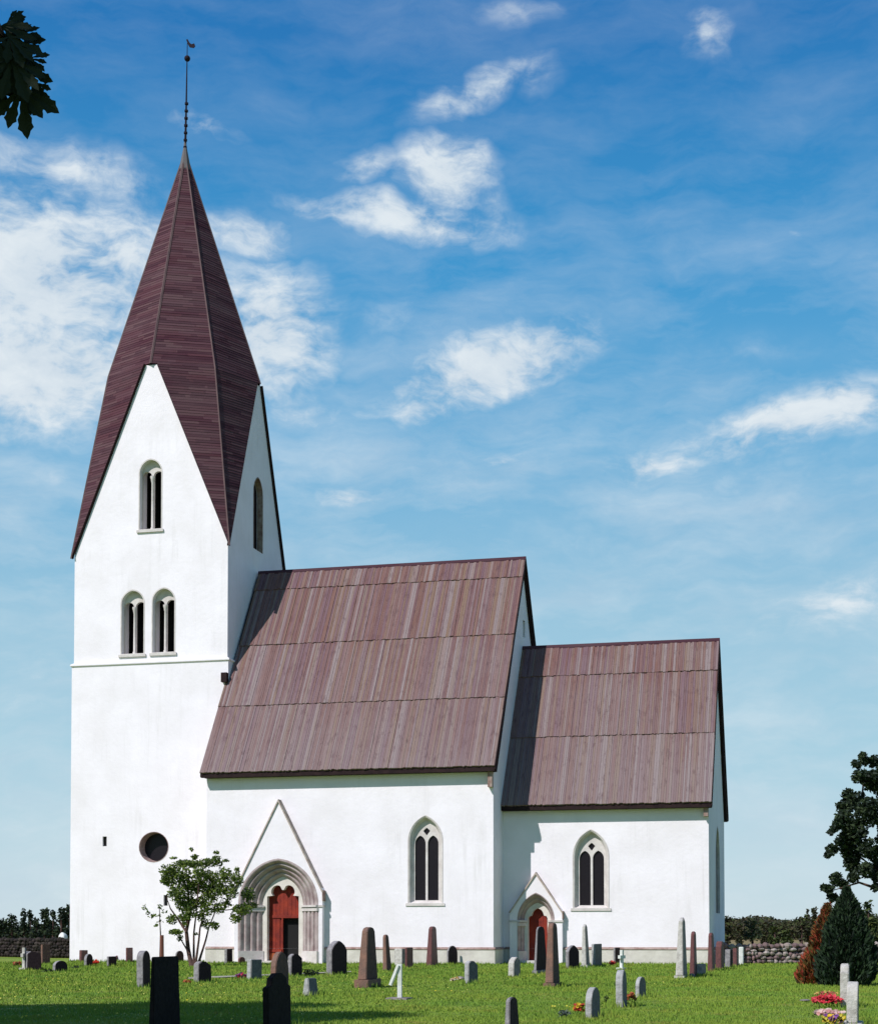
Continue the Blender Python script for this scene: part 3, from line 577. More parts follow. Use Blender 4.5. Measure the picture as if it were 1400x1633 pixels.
# roofs of upright boards in overlapping courses
def roof(x0, x1, y0, ez, rz, ts, name, seed, notch=False):
    r_ = random.Random(seed); b = MB()
    for s in (-1, 1):
        E0 = Vector((0, c+s*(c-(y0-OH)), ez)); T = Vector((0, c, rz)); nrm = Vector((0, s*(rz-ez), c-(y0-OH))).normalized()
        for k in range(len(ts)-1):
            t0, t1 = ts[k], ts[k+1]; x = x0
            while x < x1-.01:
                w_ = r_.uniform(.075, .145); x2 = min(x+w_, x1)
                if x1-x2 < .06: x2 = x1
                up = T+(E0-T)*max(t0-.008, 0); dn = T+(E0-T)*t1
                if notch and x < 0 and s < 0:
                    tt = (c-(-.02))/(c-(y0-OH)); 
                    if t1 < tt: x = x2; continue
                    if t0 < tt: up = T+(E0-T)*tt
                if notch and x < 0 and s > 0:
                    tt = (c+.02)/(c-(y0-OH))
                    if t1 < tt: x = x2; continue
                    if t0 < tt: up = T+(E0-T)*tt
                h = r_.choice((0, .014, .02, .03))+r_.uniform(0, .005); lift = .05; dn = dn+(E0-T).normalized()*r_.uniform(-.02, .025)
                vs = []
                for xx in (x+.004, x2-.004):
                    X = Vector((xx, 0, 0)); vs += [X+up+nrm*h, X+dn+nrm*(h+lift), X+dn-nrm*.02, X+up-nrm*.02]
                b.add(vs, [(0, 1, 5, 4), (1, 2, 6, 5), (0, 1, 2, 3), (4, 5, 6, 7)])
                x = x2
    o = part(b, name, m_rbrd)
    u = MB(); th = .22
    for s in (-1, 1):
        ye = c+s*(c-(y0-OH)); nrm = Vector((0, s*(rz-ez), c-(y0-OH))).normalized()
        xa_ = 0.001 if notch else x0+.01
        sec = [(c, rz-.03), (ye-s*.02, ez-.03), (ye-s*.02, ez-.03-.20), (ye-s*(OH+.1), ez-.03-.20), (c, rz-.34)]
        u.add([(xx, y, z) for xx in (xa_, x1-.02) for y, z in sec], [(0, 1, 6, 5), (1, 2, 7, 6), (2, 3, 8, 7), (3, 4, 9, 8), (0, 1, 2, 3, 4), (5, 6, 7, 8, 9)])
        bb = [(c, rz+.05), (ye, ez+.05), (ye, ez-.14), (ye-s*.12, ez-.20), (c, rz-.26)]
        u.prism(bb, lambda a_, z_, d: Vector((d, a_, z_)), x1-.019, x1+.035)
        if notch:
            q = [(0-.02*1 if s < 0 else W+.02, 0)]
            yb = -.02 if s < 0 else W+.02; zb = ez+(rz-ez)*abs(yb-ye)/(c-(y0-OH))
            u.prism([(yb, zb-.03), (ye, ez-.03), (ye, ez-.2), (ye-s*(.2), ez-.22), (yb, zb-.3)], lambda a_, z_, d: Vector((d, a_, z_)), x0+.02, .0)
    part(u, 'eave_boarding', m_dark, o)
    rd = MB()
    for s in (-1, 1):
        t_ = .18; dy = (c-(y0-OH)); l_ = math.hypot(dy, rz-ez); yy = c+s*dy/l_*t_; z_ = rz-(rz-ez)/l_*t_
        rd.add([(x0 if not notch else .002, c, rz+.09), (x1+.03, c, rz+.09), (x1+.03, yy, z_+.09), (x0 if not notch else .002, yy, z_+.09), (x1+.03, yy, z_+.02), (x0 if not notch else .002, yy, z_+.02)], [(0, 1, 2, 3), (3, 2, 4, 5)])
    part(rd, 'ridge_board', m_sbrd, o)
    return o
nr_ = roof(-.16, L+.18, N0, NEZ, NRZ, [0, .10, .39, .69, 1.0], 'nave_roof', 1, True)
cr_ = roof(L+.004, LC+.18, C0, CEZ, CRZ, [0, .2, .59, 1.0], 'chancel_roof', 2)
kn = MB()  # brown blocks added in place of the shadow under the verge ends
kn.box((L-.22, N0-.30, NEZ-.98), (L-.002, N0-.001, NEZ-.1)); part(kn, 'corner_shadow_block', m_stain)
part(MB().box((LC-.22, C0-.30, CEZ-.65), (LC-.002, C0-.001, CEZ-.1)), 'corner_shadow_block', m_stain)
vb = onY(357.5, 1080, -.12); part(MB().box((vb.x-.12, -.30, vb.z-.28), (vb.x+.2, -.01, vb.z+.22)), 'verge_stop', m_dark)

# ---------------------------------------------------------------- gravestones
GRP = 'gravestones in the churchyard'
def view_angle(px): return -YAW-math.atan((px-700)/F)
def headstone(xl, xr, yt, yb, lit, shape, m, label, plinth=0, lean=0, base_py=None, face=None, name='gravestone', cat='gravestone'):
    P0 = ground(xl+lit, yb); fwd = (P0-CAM).dot(F2); s = F/fwd; ph = view_angle(xl+lit)
    h = (yb-yt)/s; dk = max(xr-xl-lit, 1.0)/s; wmax = face or min(1.15, max(.55, h*.8)); wd = dk/math.sin(max(ph, .03)); dl = 0
    if wd > wmax: wd = wmax; dl = max(0, math.asin(min(1, dk/wd))-ph)
    if wd < .3: wd = .3; dl = math.asin(min(1, dk/wd))-ph
    t = max(lit/s/math.cos(ph+dl), .09); rz = -dl
    if lit == 0: t = .14
    ctr = P0+Matrix.Rotation(rz, 3, 'Z')@Vector((-t/2, wd/2, 0)); ctr.z = 0
    root = empty(name, ctr, label, cat, GRP); root.rotation_euler = (R(rng.uniform(-1, 1))+R(lean)*0, R(rng.uniform(-1.2, 1.2)+lean), rz)
    w = wd/2; pz = 0; tp = 1.0
    if plinth: pz = plinth/s
    z0 = pz-.12 if not plinth else pz; H = h
    if shape == 'flat': pf = [(-w, z0), (w, z0), (w*.98, H-.02), (w*.94, H), (-w*.94, H), (-w*.98, H-.02)]
    elif shape == 'round': r = min(w, (H-pz)*.45); pf = [(-w, z0), (w, z0), (w, H-r)]+[(w*math.cos(a), H-r+r*math.sin(a)) for a in [math.pi*k/12 for k in range(1, 12)]]+[(-w, H-r)]
    elif shape == 'point': pf = [(-w, z0), (w, z0), (w, H*.72), (w*.72, H*.86), (w*.3, H*.96), (0, H), (-w*.3, H*.96), (-w*.72, H*.86), (-w, H*.72)]
    elif shape == 'taper': tp = .62; pf = [(-w, z0), (w, z0), (w*.62, H*.93), (w*.42, H*.985), (0, H), (-w*.42, H*.985), (-w*.62, H*.93)]
    elif shape == 'obelisk': tp = .5; pf = [(-w, z0), (w, z0), (w*.6, H*.93), (0, H), (-w*.6, H*.93)]
    elif shape == 'slant': pf = [(-w, z0), (w, z0), (w*.9, H*.8), (w*.2, H*.98), (-w*.5, H), (-w*.95, H*.88)]
    elif shape == 'shoulder': pf = [(-w, z0), (w, z0), (w, H*.8), (w*.7, H*.83), (w*.62, H*.93), (w*.25, H), (-w*.25, H), (-w*.62, H*.93), (-w*.7, H*.83), (-w, H*.8)]
    elif shape == 'wedge': tp = .45; pf = [(-w, z0), (w, z0), (w*.9, H), (-w*.9, H)]
    elif shape == 'cross':
        b_ = .07; pf = [(-b_, z0), (b_, z0), (b_, H*.58), (w, H*.58), (w, H*.74), (b_, H*.74), (b_, H), (-b_, H), (-b_, H*.74), (-w, H*.74), (-w, H*.58), (-b_, H*.58)]
    # subdivide sides for slightly irregular stone
    def fn(u, v, d): k = 1-(1-tp)*max(0, min(1, (v-pz)/max(H-pz, .01))); return Vector((d*k, u, v))
    b = MB().prism(pf, fn, -t/2, t/2)
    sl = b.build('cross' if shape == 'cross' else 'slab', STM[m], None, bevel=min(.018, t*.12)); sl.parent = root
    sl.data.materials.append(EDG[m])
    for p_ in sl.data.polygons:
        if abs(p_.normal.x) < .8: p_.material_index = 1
    if plinth or shape in ('obelisk', 'cross'):
        ph_ = pz if plinth else .1
        e = .05 if plinth < 8 else .08
        q = MB().box((-t/2-e, -w-e, -.12), (t/2+e, w+e, ph_)) if shape != 'cross' else MB().box((-.16, -.2, -.1), (.16, .2, .1))
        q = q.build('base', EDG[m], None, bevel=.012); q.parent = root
    return root
ST = [
 (37, 66, 1518, 1548, 6, 'slant', 'dark', 'low broad dark headstone with a pale left edge near the left border of the lawn'),
 (66, 80, 1507, 1539, 2, 'flat', 'brown', 'tall narrow dark brown slab right behind the low broad dark headstone at the left border'),
 (83, 110, 1508, 1533, 1, 'flat', 'dark', 'wide black block of a headstone beside the left foot of the tower'),
 (84, 107, 1533, 1551, 4, 'round', 'dark', 'squat black headstone with a rounded top and light left edge left of the tower corner'),
 (126, 140, 1516, 1535, 4, 'flat', 'red', 'small red headstone with a whitish edge at the left end of the tower wall'),
 (134, 148, 1522, 1542, 4, 'round', 'dark', 'small dark headstone half in front of the small red one by the tower corner'),
 (170, 186, 1526, 1541, 3, 'flat', 'dark', 'very low dark headstone with a pale edge in front of the tower wall'),
 (185, 193, 1524, 1534, 1, 'round', 'red', 'tiny round reddish stone just right of and behind the very low dark one'),
 (201, 212, 1512, 1535, 2, 'flat', 'red', 'upright narrow reddish brown slab against the middle of the tower wall'),
 (218, 240, 1517, 1575, 10, 'round', 'dark', 'tall round-topped headstone with a wide grey lit edge, left of the big black foreground slab', 0),
 (280, 293, 1517, 1535, 1, 'round', 'dark', 'small round dark headstone left of the foot of the bushy tree'),
 (318, 341, 1518, 1538, 4, 'round', 'red', 'reddish round-shouldered stone directly right of the foot of the bushy tree'),
 (308, 338, 1534, 1568, 8, 'slant', 'dark', 'dark headstone with sloping top and pale left edge in front of the bushy tree'),
 (358, 371, 1514, 1538, 4, 'flat', 'dark', 'small upright dark slab between the bushy tree and the large portal'),
 (381, 391, 1527, 1538, 1, 'round', 'red', 'knee-high round dark red stone left of the large portal'),
 (403, 419, 1519, 1533, 1, 'flat', 'red', 'low dark red block just in front of the left jamb of the large portal'),
 (393, 418, 1531, 1563, 7, 'flat', 'grey', 'square blue-grey headstone with a bright white left edge before the large portal'),
 (458, 483, 1522, 1557, 6, 'slant', 'dark', 'dark leaning headstone with a curved light edge in front of the open red door'),
 (481, 509, 1561, 1588, 13, 'wedge', 'grey', 'small wedge-shaped stone with sloping brownish side on the open lawn'),
 (520, 554, 1501, 1555, 9, 'point', 'dark', 'large dark pointed headstone with a pale edge right of the large portal'),
 (570, 603, 1479, 1575, 14, 'taper', 'brown', 'tall brown tapering monument on a pale base, right of the large pointed dark headstone', 12),
 (610, 625, 1491, 1549, 7, 'taper', 'brown', 'slender leaning brown pillar between the tall brown monument and the nave window', 0, -2.5),
 (648, 659, 1512, 1545, 1, 'flat', 'red', 'narrow dark red slab behind the white pale slab below the nave window'),
 (629, 650, 1514, 1541, 12, 'flat', 'light', 'pale whitish slab standing against the nave plinth below the window'),
 (679, 699, 1478, 1541, 9, 'taper', 'red', 'tall dark red pillar in front of the nave wall, right under the window edge'),
 (714, 730, 1509, 1539, 1, 'round', 'dark', 'round-topped black headstone close to the nave plinth'),
 (743, 760, 1511, 1535, 1, 'flat', 'red', 'flat-topped dark red headstone behind the grey sloping one near the nave corner'),
 (763, 783, 1510, 1537, 3, 'round', 'red', 'mauve-grey round headstone at the right end of the nave wall'),
 (791, 815, 1513, 1535, 2, 'flat', 'red', 'wide dark red block in the corner between nave and chancel'),
 (740, 763, 1533, 1568, 7, 'slant', 'grey', 'grey headstone with sloping top and bright edge on the lawn before the nave corner'),
 (810, 830, 1527, 1559, 9, 'point', 'light', 'white pointed headstone with a dark face in front of the small portal'),
 (851, 873, 1478, 1554, 4, 'taper', 'dark', 'tall black pillar standing right before the small red door', 6),
 (869, 893, 1472, 1574, 13, 'taper', 'brown', 'tallest brown monument with a sunlit left side, right of the black pillar', 5),
 (902, 924, 1508, 1545, 5, 'point', 'dark', 'dark pointed headstone just right of the small portal'),
 (927, 941, 1474, 1543, 8, 'obelisk', 'light', 'slim pale obelisk with a dark side in front of the chancel wall'),
 (943, 960, 1506, 1542, 6, 'flat', 'grey', 'flat-topped grey and dark headstone right of the slim pale obelisk'),
 (965, 974, 1511, 1538, 3, 'flat', 'red', 'first and leftmost of the small reddish slabs below the chancel window'),
 (979, 989, 1512, 1539, 2, 'flat', 'dark', 'small dark slab left of the thin white cross below the chancel window'),
 (994, 1004, 1512, 1538, 3, 'round', 'red', 'small rounded red slab right of the thin white cross'),
 (1008, 1015, 1520, 1537, 3, 'taper', 'brown', 'tiny brown marker stone at the right end of the row below the chancel wall'),
 (982, 1000, 1548, 1605, 11, 'round', 'grey', 'tall narrow grey headstone with rounded top on the lawn in front of the chancel'),
 (1013, 1030, 1559, 1591, 6, 'round', 'grey', 'short grey round-topped headstone just right of the tall narrow grey one'),
 (933, 957, 1576, 1624, 10, 'round', 'grey', 'grey round-topped headstone nearest to the camera with flowers at its left side'),
 (1077, 1096, 1463, 1560, 12, 'obelisk', 'light', 'very tall pale obelisk with a reddish side before the right end of the chancel wall', 3),
 (1099, 1112, 1486, 1558, 8, 'taper', 'red', 'tall dark red tapering pillar with a small boulder at its foot'),
 (1111, 1126, 1538, 1557, 9, 'flat', 'light', 'small low stone, pale left and brown right, beside the red tapering pillar'),
 (1128, 1141, 1488, 1550, 8, 'taper', 'red', 'dark red pillar standing exactly at the corner of the chancel'),
 (1141, 1155, 1502, 1547, 9, 'shoulder', 'red', 'red-brown shouldered headstone just right of the chancel corner'),
 (1156, 1168, 1515, 1544, 8, 'flat', 'dark', 'small dark headstone third from the right end of the row past the church'),
 (1169, 1178, 1513, 1542, 6, 'flat', 'red', 'narrow red slab second from the right end of the row past the church'),
 (1178, 1186, 1511, 1541, 7, 'flat', 'white', 'narrow white slab at the right end of the row past the church'),
 (1340, 1355, 1538, 1606, 13, 'shoulder', 'light', 'tall narrow pale grey headstone in front of the dark conifer, behind the flower bed', 0),
 (1350, 1369, 1567, 1640, 17, 'round', 'light', 'pale grey headstone nearest the right border, beside the yellow flowers', 8),
]
for q in ST: headstone(*q)
# dark stones in the near shade, their feet below the picture
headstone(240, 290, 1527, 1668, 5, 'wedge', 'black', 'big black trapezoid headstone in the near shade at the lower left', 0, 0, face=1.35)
headstone(431, 461, 1519, 1640, 9, 'round', 'brown', 'dark rounded stone with a brownish left edge before the open red door', face=.9)
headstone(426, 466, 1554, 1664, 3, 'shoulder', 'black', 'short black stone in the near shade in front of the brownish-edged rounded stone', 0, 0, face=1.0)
headstone(807, 832, 1592, 1672, 5, 'taper', 'dark', 'dark stone top rising from the bottom edge near the middle')
headstone(985, 997, 1516, 1548, 4, 'cross', 'white', 'thin white cross among the small slabs below the chancel window', name='grave_cross', cat='grave cross', face=.5)
headstone(33, 44, 1512, 1548, 4, 'cross', 'light', 'small pale cross next to the low broad dark headstone at the left border', name='grave_cross', cat='grave cross', face=.45)
# white post with a stake leaning on it
p0 = ground(637.5, 1594); s_ = F/(p0-CAM).dot(F2)
mk = empty('grave_post', p0, 'white wooden grave post with a thin stake leaning against it on a flat slab', 'grave post')
MB().box((-.055, -.055, -.05), (.055, .055, 56/s_), .2).build('post', STM['white'], None, bevel=.012).parent = mk
MB().tube([Vector((-.20, -.1, 22/s_)), Vector((-.02, -.06, 54/s_))], [.045, .045], 6).build('stake', STM['white'], None).parent = mk
MB().box((-.28, -.25, -.03), (.24, .3, .035)).build('slab', STM['light'], None, bevel=.01).parent = mk

# boulders and loose slabs
def boulder(px, py, r, m, label, sq=.6, seed=1):
    rr = random.Random(seed); bm = bmesh.new(); bmesh.ops.create_icosphere(bm, subdivisions=3, radius=1)
    for v in bm.verts: v.co *= 1+.12*math.sin(v.co.x*3+seed)*math.cos(v.co.y*4+seed*2)+rr.uniform(-.02, .02); v.co.z *= sq
    me = bpy.data.meshes.new('boulder'); bm.to_mesh(me); bm.free(); me.materials.append(STM[m]); o = bpy.data.objects.new('boulder', me); C.objects.link(o)
    p = ground(px, py); s = r*(p-CAM).dot(F2)/F; o.scale = (s, s, s); o.location = (p.x, p.y, s*sq*.5); return tag(o, label, 'boulder')
boulder(1103, 1559, 5, 'light', 'small pale boulder at the foot of the red tapering pillar', .8, 2)
boulder(735, 1563, 6, 'light', 'pale round stone left of the grey sloping headstone near the nave corner', .6, 3)
boulder(13, 1525, 8, 'white', 'flat whitish stone on the grass at the far left border', .35, 4)
boulder(100, 1512, 7, 'white', 'white boulder on the dark wall left of the tower', 1.1, 5).location.z = 1.0
boulder(1283, 1597, 8, 'light', 'flat pale stone at the left end of the red flower bed', .25, 6)

# ---------------------------------------------------------------- dry stone walls
def drywall(p, q, h, th, label, seed, dark=False):
    r_ = random.Random(seed); d = (q-p); ln = d.length; d.normalize(); n_ = Vector((-d.y, d.x, 0)); b = MB(); z = 0; row = 0
    dirs = [[Vector((math.cos(2*math.pi*i/7)*math.sin(math.pi*(j+.5)/5), math.sin(2*math.pi*i/7)*math.sin(math.pi*(j+.5)/5), math.cos(math.pi*(j+.5)/5))) for i in range(7)] for j in range(5)]
    while z < h-.08:
        hh = r_.uniform(.17, .24); x = -r_.random()*.3
        while x < ln:
            w = r_.uniform(.16, .46); k_ = r_.uniform(.85, 1.25); cz = z+hh/2+r_.uniform(-.05, .05); ph = r_.random()*3; cc = p+d*(x+w/2)+UP*cz-n_*(th/2-.16+r_.uniform(-.05, .05))
            rings = [[cc+d*(v.x*w*.56*(1+r_.uniform(-.18, .18)))+n_*(v.y*.2)+UP*(v.z*hh*.60*k_*(1+r_.uniform(-.15, .15))) for v in row_] for row_ in dirs]
            o = len(b.v); b.loft(rings); b.f.append(tuple(range(o, o+7))); b.f.append(tuple(range(o+28, o+35))); x += w
        z += hh*.92; row += 1
    m = mat('fieldstone', (.30, .24, .22), .9, .5, 8, (.17, .13, .12), 3, 5, .1, isl=[(.30, .23, .21), (.18, .12, .12), (.40, .35, .32), (.25, .15, .15), (.28, .24, .21), (.15, .10, .10)]) if not dark else mat('shaded_fieldstone', (.05, .04, .04), .95, .5, 8, (.02, .02, .014), 2, 5, .1, isl=[(.04, .03, .03), (.02, .017, .018), (.055, .045, .04), (.028, .022, .02)])
    w_ = tag(b.build('stone_wall', m), label, 'stone wall')
    MB().add([p+d*a+n_*y+UP*z_ for a in (0, ln) for y in (-th*.28, th/2) for z_ in (-.1, h-.12)], [(0, 1, 3, 2), (4, 6, 7, 5), (0, 4, 5, 1), (2, 3, 7, 6), (1, 5, 7, 3)]).build('wall_core', m_dark, w_)
    return w_
a_ = ground(1150, 1537.5); b_ = ground(1560, 1534.5)
drywall(a_, b_, .88, .6, 'low wall of loose pinkish fieldstones right of the church', 11)
a_ = ground(-60, 1525); b_ = ground(150, 1528.5); a_.z = b_.z = 0
drywall(a_, b_, 1.1, .6, 'dark shaded fieldstone wall left of the tower', 12, True)  # stone colours darkened for the shade on this wall

# ---------------------------------------------------------------- plants
G = np.random.default_rng(11)
def adopt(o, root): o.parent = root; o.matrix_parent_inverse = Matrix.Translation(-root.location); return o
def leafcloud(blobs, dens, size, name, m, up=.2, shell=.0, aspect=.55, seed=None, keepf=None):
    """blobs: (centre, (rx, ry, rz)); one leaf-shaped quad per leaf"""
    gg = np.random.default_rng(seed) if seed is not None else G
    PT = []
    for cn, rd in blobs:
        n = max(6, int(dens*((rd[0]*rd[1]+rd[0]*rd[2]+rd[1]*rd[2])/3))); v = gg.normal(size=(n, 3)); v /= np.linalg.norm(v, axis=1)[:, None]
        r = gg.random(n)**(.45 if not shell else shell); PT.append(np.array(cn)+v*r[:, None]*np.array(rd))
    P_ = np.concatenate(PT)
    if keepf is not None: P_ = P_[keepf(P_)]
    n = len(P_); d = gg.normal(size=(n, 3)); d[:, 2] = d[:, 2]*.6-up; d /= np.linalg.norm(d, axis=1)[:, None]
    e = np.cross(d, gg.normal(size=(n, 3))); e /= np.linalg.norm(e, axis=1)[:, None]; s = (size*(.6+.8*gg.random(n)))[:, None]
    V = np.stack([P_-d*s*.5, P_+e*s*aspect*.5-d*s*.05, P_+d*s*.5, P_-e*s*aspect*.5-d*s*.05], 1)
    return pmesh(name, V.reshape(-1, 3), np.arange(n*4).reshape(-1, 4), m)
def pxblobs(lst, dist, jit=1.0, depth=1.0):
    out = []
    for q in lst:
        x, y, rx = q[:3]; ry = q[3] if len(q) > 3 else rx; s = dist/F; dd = dist+rng.uniform(-jit, jit)
        out.append((tuple(atd(x, y, dd)), (rx*s, rx*s*depth, ry*s)))
    return out
m_lf = leafmat('shrub_leaf', [(.16, .23, .035), (.07, .12, .02), (.24, .31, .06), (.04, .065, .016), (.13, .17, .04)], .45)
m_dk = leafmat('dark_leaf', [(.016, .03, .012), (.024, .042, .014), (.012, .02, .012), (.034, .052, .018), (.02, .034, .02)], .12, .7)
m_mid = leafmat('mid_leaf', [(.05, .075, .018), (.035, .055, .015), (.07, .09, .02), (.03, .04, .014)], .2, .7)
m_brn = leafmat('far_leaf', [(.042, .045, .02), (.032, .036, .016), (.055, .05, .02), (.028, .028, .018), (.05, .04, .022), (.05, .068, .02), (.06, .075, .024)], .1, .8)
# the bushy tree before the church
D = (ground(308, 1541)-CAM).dot(F2)
bt = empty('bushy_tree', ground(308, 1541), 'small many-stemmed leafy tree in front of the church between tower and large portal', 'tree')
stems = [[(306, 1543, 5), (300, 1515, 4.6), (297, 1485, 4), (303, 1460, 3), (300, 1420, 2), (296, 1385, 1)], [(309, 1542, 3), (309, 1490, 2), (313, 1455, 1.6), (318, 1400, 1)], [(311, 1542, 3), (317, 1500, 2.2), (319, 1480, 1.9), (326, 1455, 1.5), (335, 1400, 1)],
         [(314, 1540, 3), (328, 1500, 2), (333, 1480, 1.6), (345, 1450, 1.2), (365, 1412, .8)], [(297, 1487, 2.5), (283, 1465, 2), (272, 1450, 1.5), (265, 1430, .8)], [(302, 1522, 2), (288, 1498, 1.2), (274, 1484, .8)], [(330, 1450, 1.3), (360, 1452, 1.2), (390, 1449, .8)], [(303, 1455, 2), (322, 1430, 1.5), (352, 1408, .9)]]
for k, stp in enumerate(stems):
    pts = [atd(x, y, D+.25*math.sin(k*2+i*.6)*(i > 0)) for i, (x, y, r) in enumerate(stp)]
    if k < 4: pts[0].z = -.1
    MB().tube(pts, [r*D/F*.75 for x, y, r in stp], 7).build('stem', m_bark, bt, smooth=True)
bl_ = [(284, 1394, 18), (267, 1391, 12), (300, 1414, 18), (281, 1426, 13), (300, 1378, 20, 7), (330, 1377, 15, 8), (346, 1374, 9), (357, 1397, 13), (376, 1404, 12), (334, 1403, 14), (334, 1428, 13), (353, 1420, 11), (369, 1423, 11), (386, 1450, 16, 10), (376, 1464, 9), (396, 1428, 11), (402, 1444, 10, 5),
      (300, 1454, 13), (331, 1451, 11), (350, 1449, 9), (274, 1467, 8), (329, 1474, 8), (342, 1477, 7), (280, 1487, 11, 5), (287, 1497, 5), (344, 1360, 5, 3), (305, 1355, 3), (277, 1369, 6, 2), (310, 1367, 6, 5), (378, 1387, 4), (270, 1408, 8), (318, 1440, 10), (303, 1440, 10), (360, 1373, 6, 2), (294, 1475, 5), (312, 1490, 3), (318, 1395, 13), (290, 1440, 12), (318, 1415, 12), (345, 1412, 10), (362, 1440, 8), (262, 1404, 7), (320, 1462, 8), (292, 1466, 8)]
adopt(leafcloud(pxblobs([(q[0], q[1], q[2]*1.12)+tuple(q[3:]) for q in bl_], D, .5), 2200, .14, 'foliage', m_lf, .1, seed=5), bt)
sd_ = ground(258, 1545); DS = (sd_-CAM).dot(F2)
sp_ = empty('sapling', sd_, 'thin young sapling tied to a reddish stake left of the bushy tree', 'tree')
MB().tube([sd_-UP*.1, atd(258, 1492, DS)], [.10, .085], 7).build('stake', mat('stake_wood', (.16, .06, .04), .8, .4, 15), sp_)
MB().tube([sd_+Vector((-.1, 0, -.05)), atd(256, 1490, DS), atd(254, 1444, DS)], [.035, .03, .015], 6).build('trunk', m_bark, sp_)
adopt(leafcloud(pxblobs([(255, 1447, 5), (231, 1447, 5), (236, 1457, 5), (246, 1460, 5, 3), (250, 1475, 5), (257, 1470, 4), (241, 1462, 5, 3), (262, 1455, 4), (253, 1460, 3)], DS, .2), 900, .14, 'foliage', m_lf, .1, seed=6), sp_)

# big dark tree at the right border
D = 75; rt_ = atd(1445, 1490, D); rt_.z = 0
big = empty('broadleaf_tree', rt_, 'big dark broadleaf tree cut by the right border', 'tree')
bb = [(1377, 1211, 8, 12), (1395, 1215, 10), (1365, 1219, 7), (1373, 1239, 14, 12), (1391, 1245, 16), (1352, 1268, 10), (1367, 1280, 16), (1387, 1295, 22), (1346, 1288, 12), (1346, 1307, 14), (1334, 1317, 9), (1324, 1328, 5), (1363, 1325, 20), (1346, 1343, 14), (1326, 1356, 9), (1320, 1364, 5), (1358, 1360, 16), (1383, 1353, 14), (1398, 1364, 13), (1358, 1378, 13), (1380, 1388, 12), (1361, 1399, 9), (1334, 1403, 10), (1322, 1419, 8), (1313, 1417, 5), (1328, 1432, 8), (1346, 1411, 8), (1393, 1397, 8), (1395, 1418, 5), (1399, 1384, 8)]
r2 = random.Random(4)
for k in range(46): bb.append((1405+r2.random()*130, 1205+r2.random()*215, 10+r2.random()*14))
adopt(leafcloud(pxblobs([(q[0], q[1], q[2]*1.1)+tuple(q[3:]) for q in bb], D, 1.0), 2300, .21, 'crown', m_dk, .1, seed=8), big)
MB().tube([rt_-UP*.1, atd(1444, 1450, D), atd(1440, 1380, D), atd(1442, 1280, D)], [.30, .24, .18, .06], 9).build('trunk', m_bark, big, smooth=True)
for e_ in ([(1442, 1440), (1410, 1395), (1375, 1370), (1340, 1350)], [(1441, 1400), (1405, 1420), (1370, 1408), (1330, 1420)], [(1440, 1370), (1405, 1320), (1375, 1270), (1378, 1225)], [(1441, 1390), (1480, 1340), (1505, 1280)]):
    MB().tube([atd(x, y, D) for x, y in e_], [.13, .09, .05, .02][:len(e_)], 6).build('limb', m_bark, big, smooth=True)
# conifers
def conifer(prof, D, base_py, label, m, size, cat='conifer', seed=1, cols=None, dens=900):
    """prof: (py, xl, xr) outline rows; foliage sprays on an irregular cone"""
    gg = np.random.default_rng(seed); ys = [p[0] for p in prof]; root_px = (prof[-1][1]+prof[-1][2])/2; rp = atd(root_px, base_py, D); rp.z = 0
    o = empty('conifer', rp, label, cat); rows = [(atd(700, y, D).z, (atd(a, y, D)-atd(b, y, D)).length/2, (atd((a+b)/2, y, D)-rp).dot(RT)) for y, a, b in prof]
    zs = np.array([r[0] for r in rows])[::-1]; rs = np.array([r[1] for r in rows])[::-1]; cs = np.array([r[2] for r in rows])[::-1]
    H = zs[-1]; n = int(dens*H*rs.max()*2); z = gg.random(n)**1.05*H*1.0; r = np.interp(z, zs, rs); cc = np.interp(z, zs, cs); a = gg.random(n)*2*np.pi
    bump = 1+.10*np.sin(a*5+z*2.3)+.07*np.sin(a*9-z*4.1)+.05*np.sin(a*3+z*7); rr = r*bump*(.80+.2*gg.random(n)); rr *= np.where(gg.random(n) < .25, gg.random(n)*.4+.5, 1)
    P_ = np.stack([cc+rr*np.cos(a), rr*np.sin(a), z], 1)
    d = np.stack([np.cos(a)*.55, np.sin(a)*.55, np.full(n, .8)], 1)+gg.normal(size=(n, 3))*.28; d /= np.linalg.norm(d, axis=1)[:, None]
    e = np.cross(d, gg.normal(size=(n, 3))); e /= np.linalg.norm(e, axis=1)[:, None]; s = (size*(.6+.9*gg.random(n)))[:, None]
    V = np.stack([P_-d*s*.5, P_+e*s*.16, P_+d*s*.5, P_-e*s*.16], 1); V = V@np.array([[RT.x, RT.y, 0], [FW.x, FW.y, 0], [0, 0, 1]])
    f = pmesh('foliage', V.reshape(-1, 3), np.arange(n*4).reshape(-1, 4), m); f.parent = o
    MB().tube([Vector((0, 0, -.1)), Vector((cs[-1]*.5, 0, H*.5)), Vector((0, 0, H*.8))], [.14, .09, .03], 7).build('trunk', m_bark, None).parent = o
    return o
m_th = leafmat('conifer_needles', [(.02, .042, .018), (.014, .03, .014), (.03, .056, .022), (.01, .018, .012)], .08, .8)
m_or = leafmat('rusty_needles', [(.30, .055, .025), (.26, .09, .025), (.15, .11, .028), (.28, .045, .025), (.12, .08, .022), (.06, .045, .018)], .15, .8)
DC = (ground(1345, 1572)-CAM).dot(F2)
conifer([(1418, 1350, 1353), (1432, 1344, 1360), (1445, 1336, 1370), (1465, 1325, 1378), (1490, 1316, 1384), (1515, 1308, 1392), (1540, 1302, 1397), (1558, 1302, 1394), (1574, 1312, 1382)], DC, 1572, 'dense dark green conifer standing on the lawn near the right border', m_th, .20, seed=2, dens=2200)
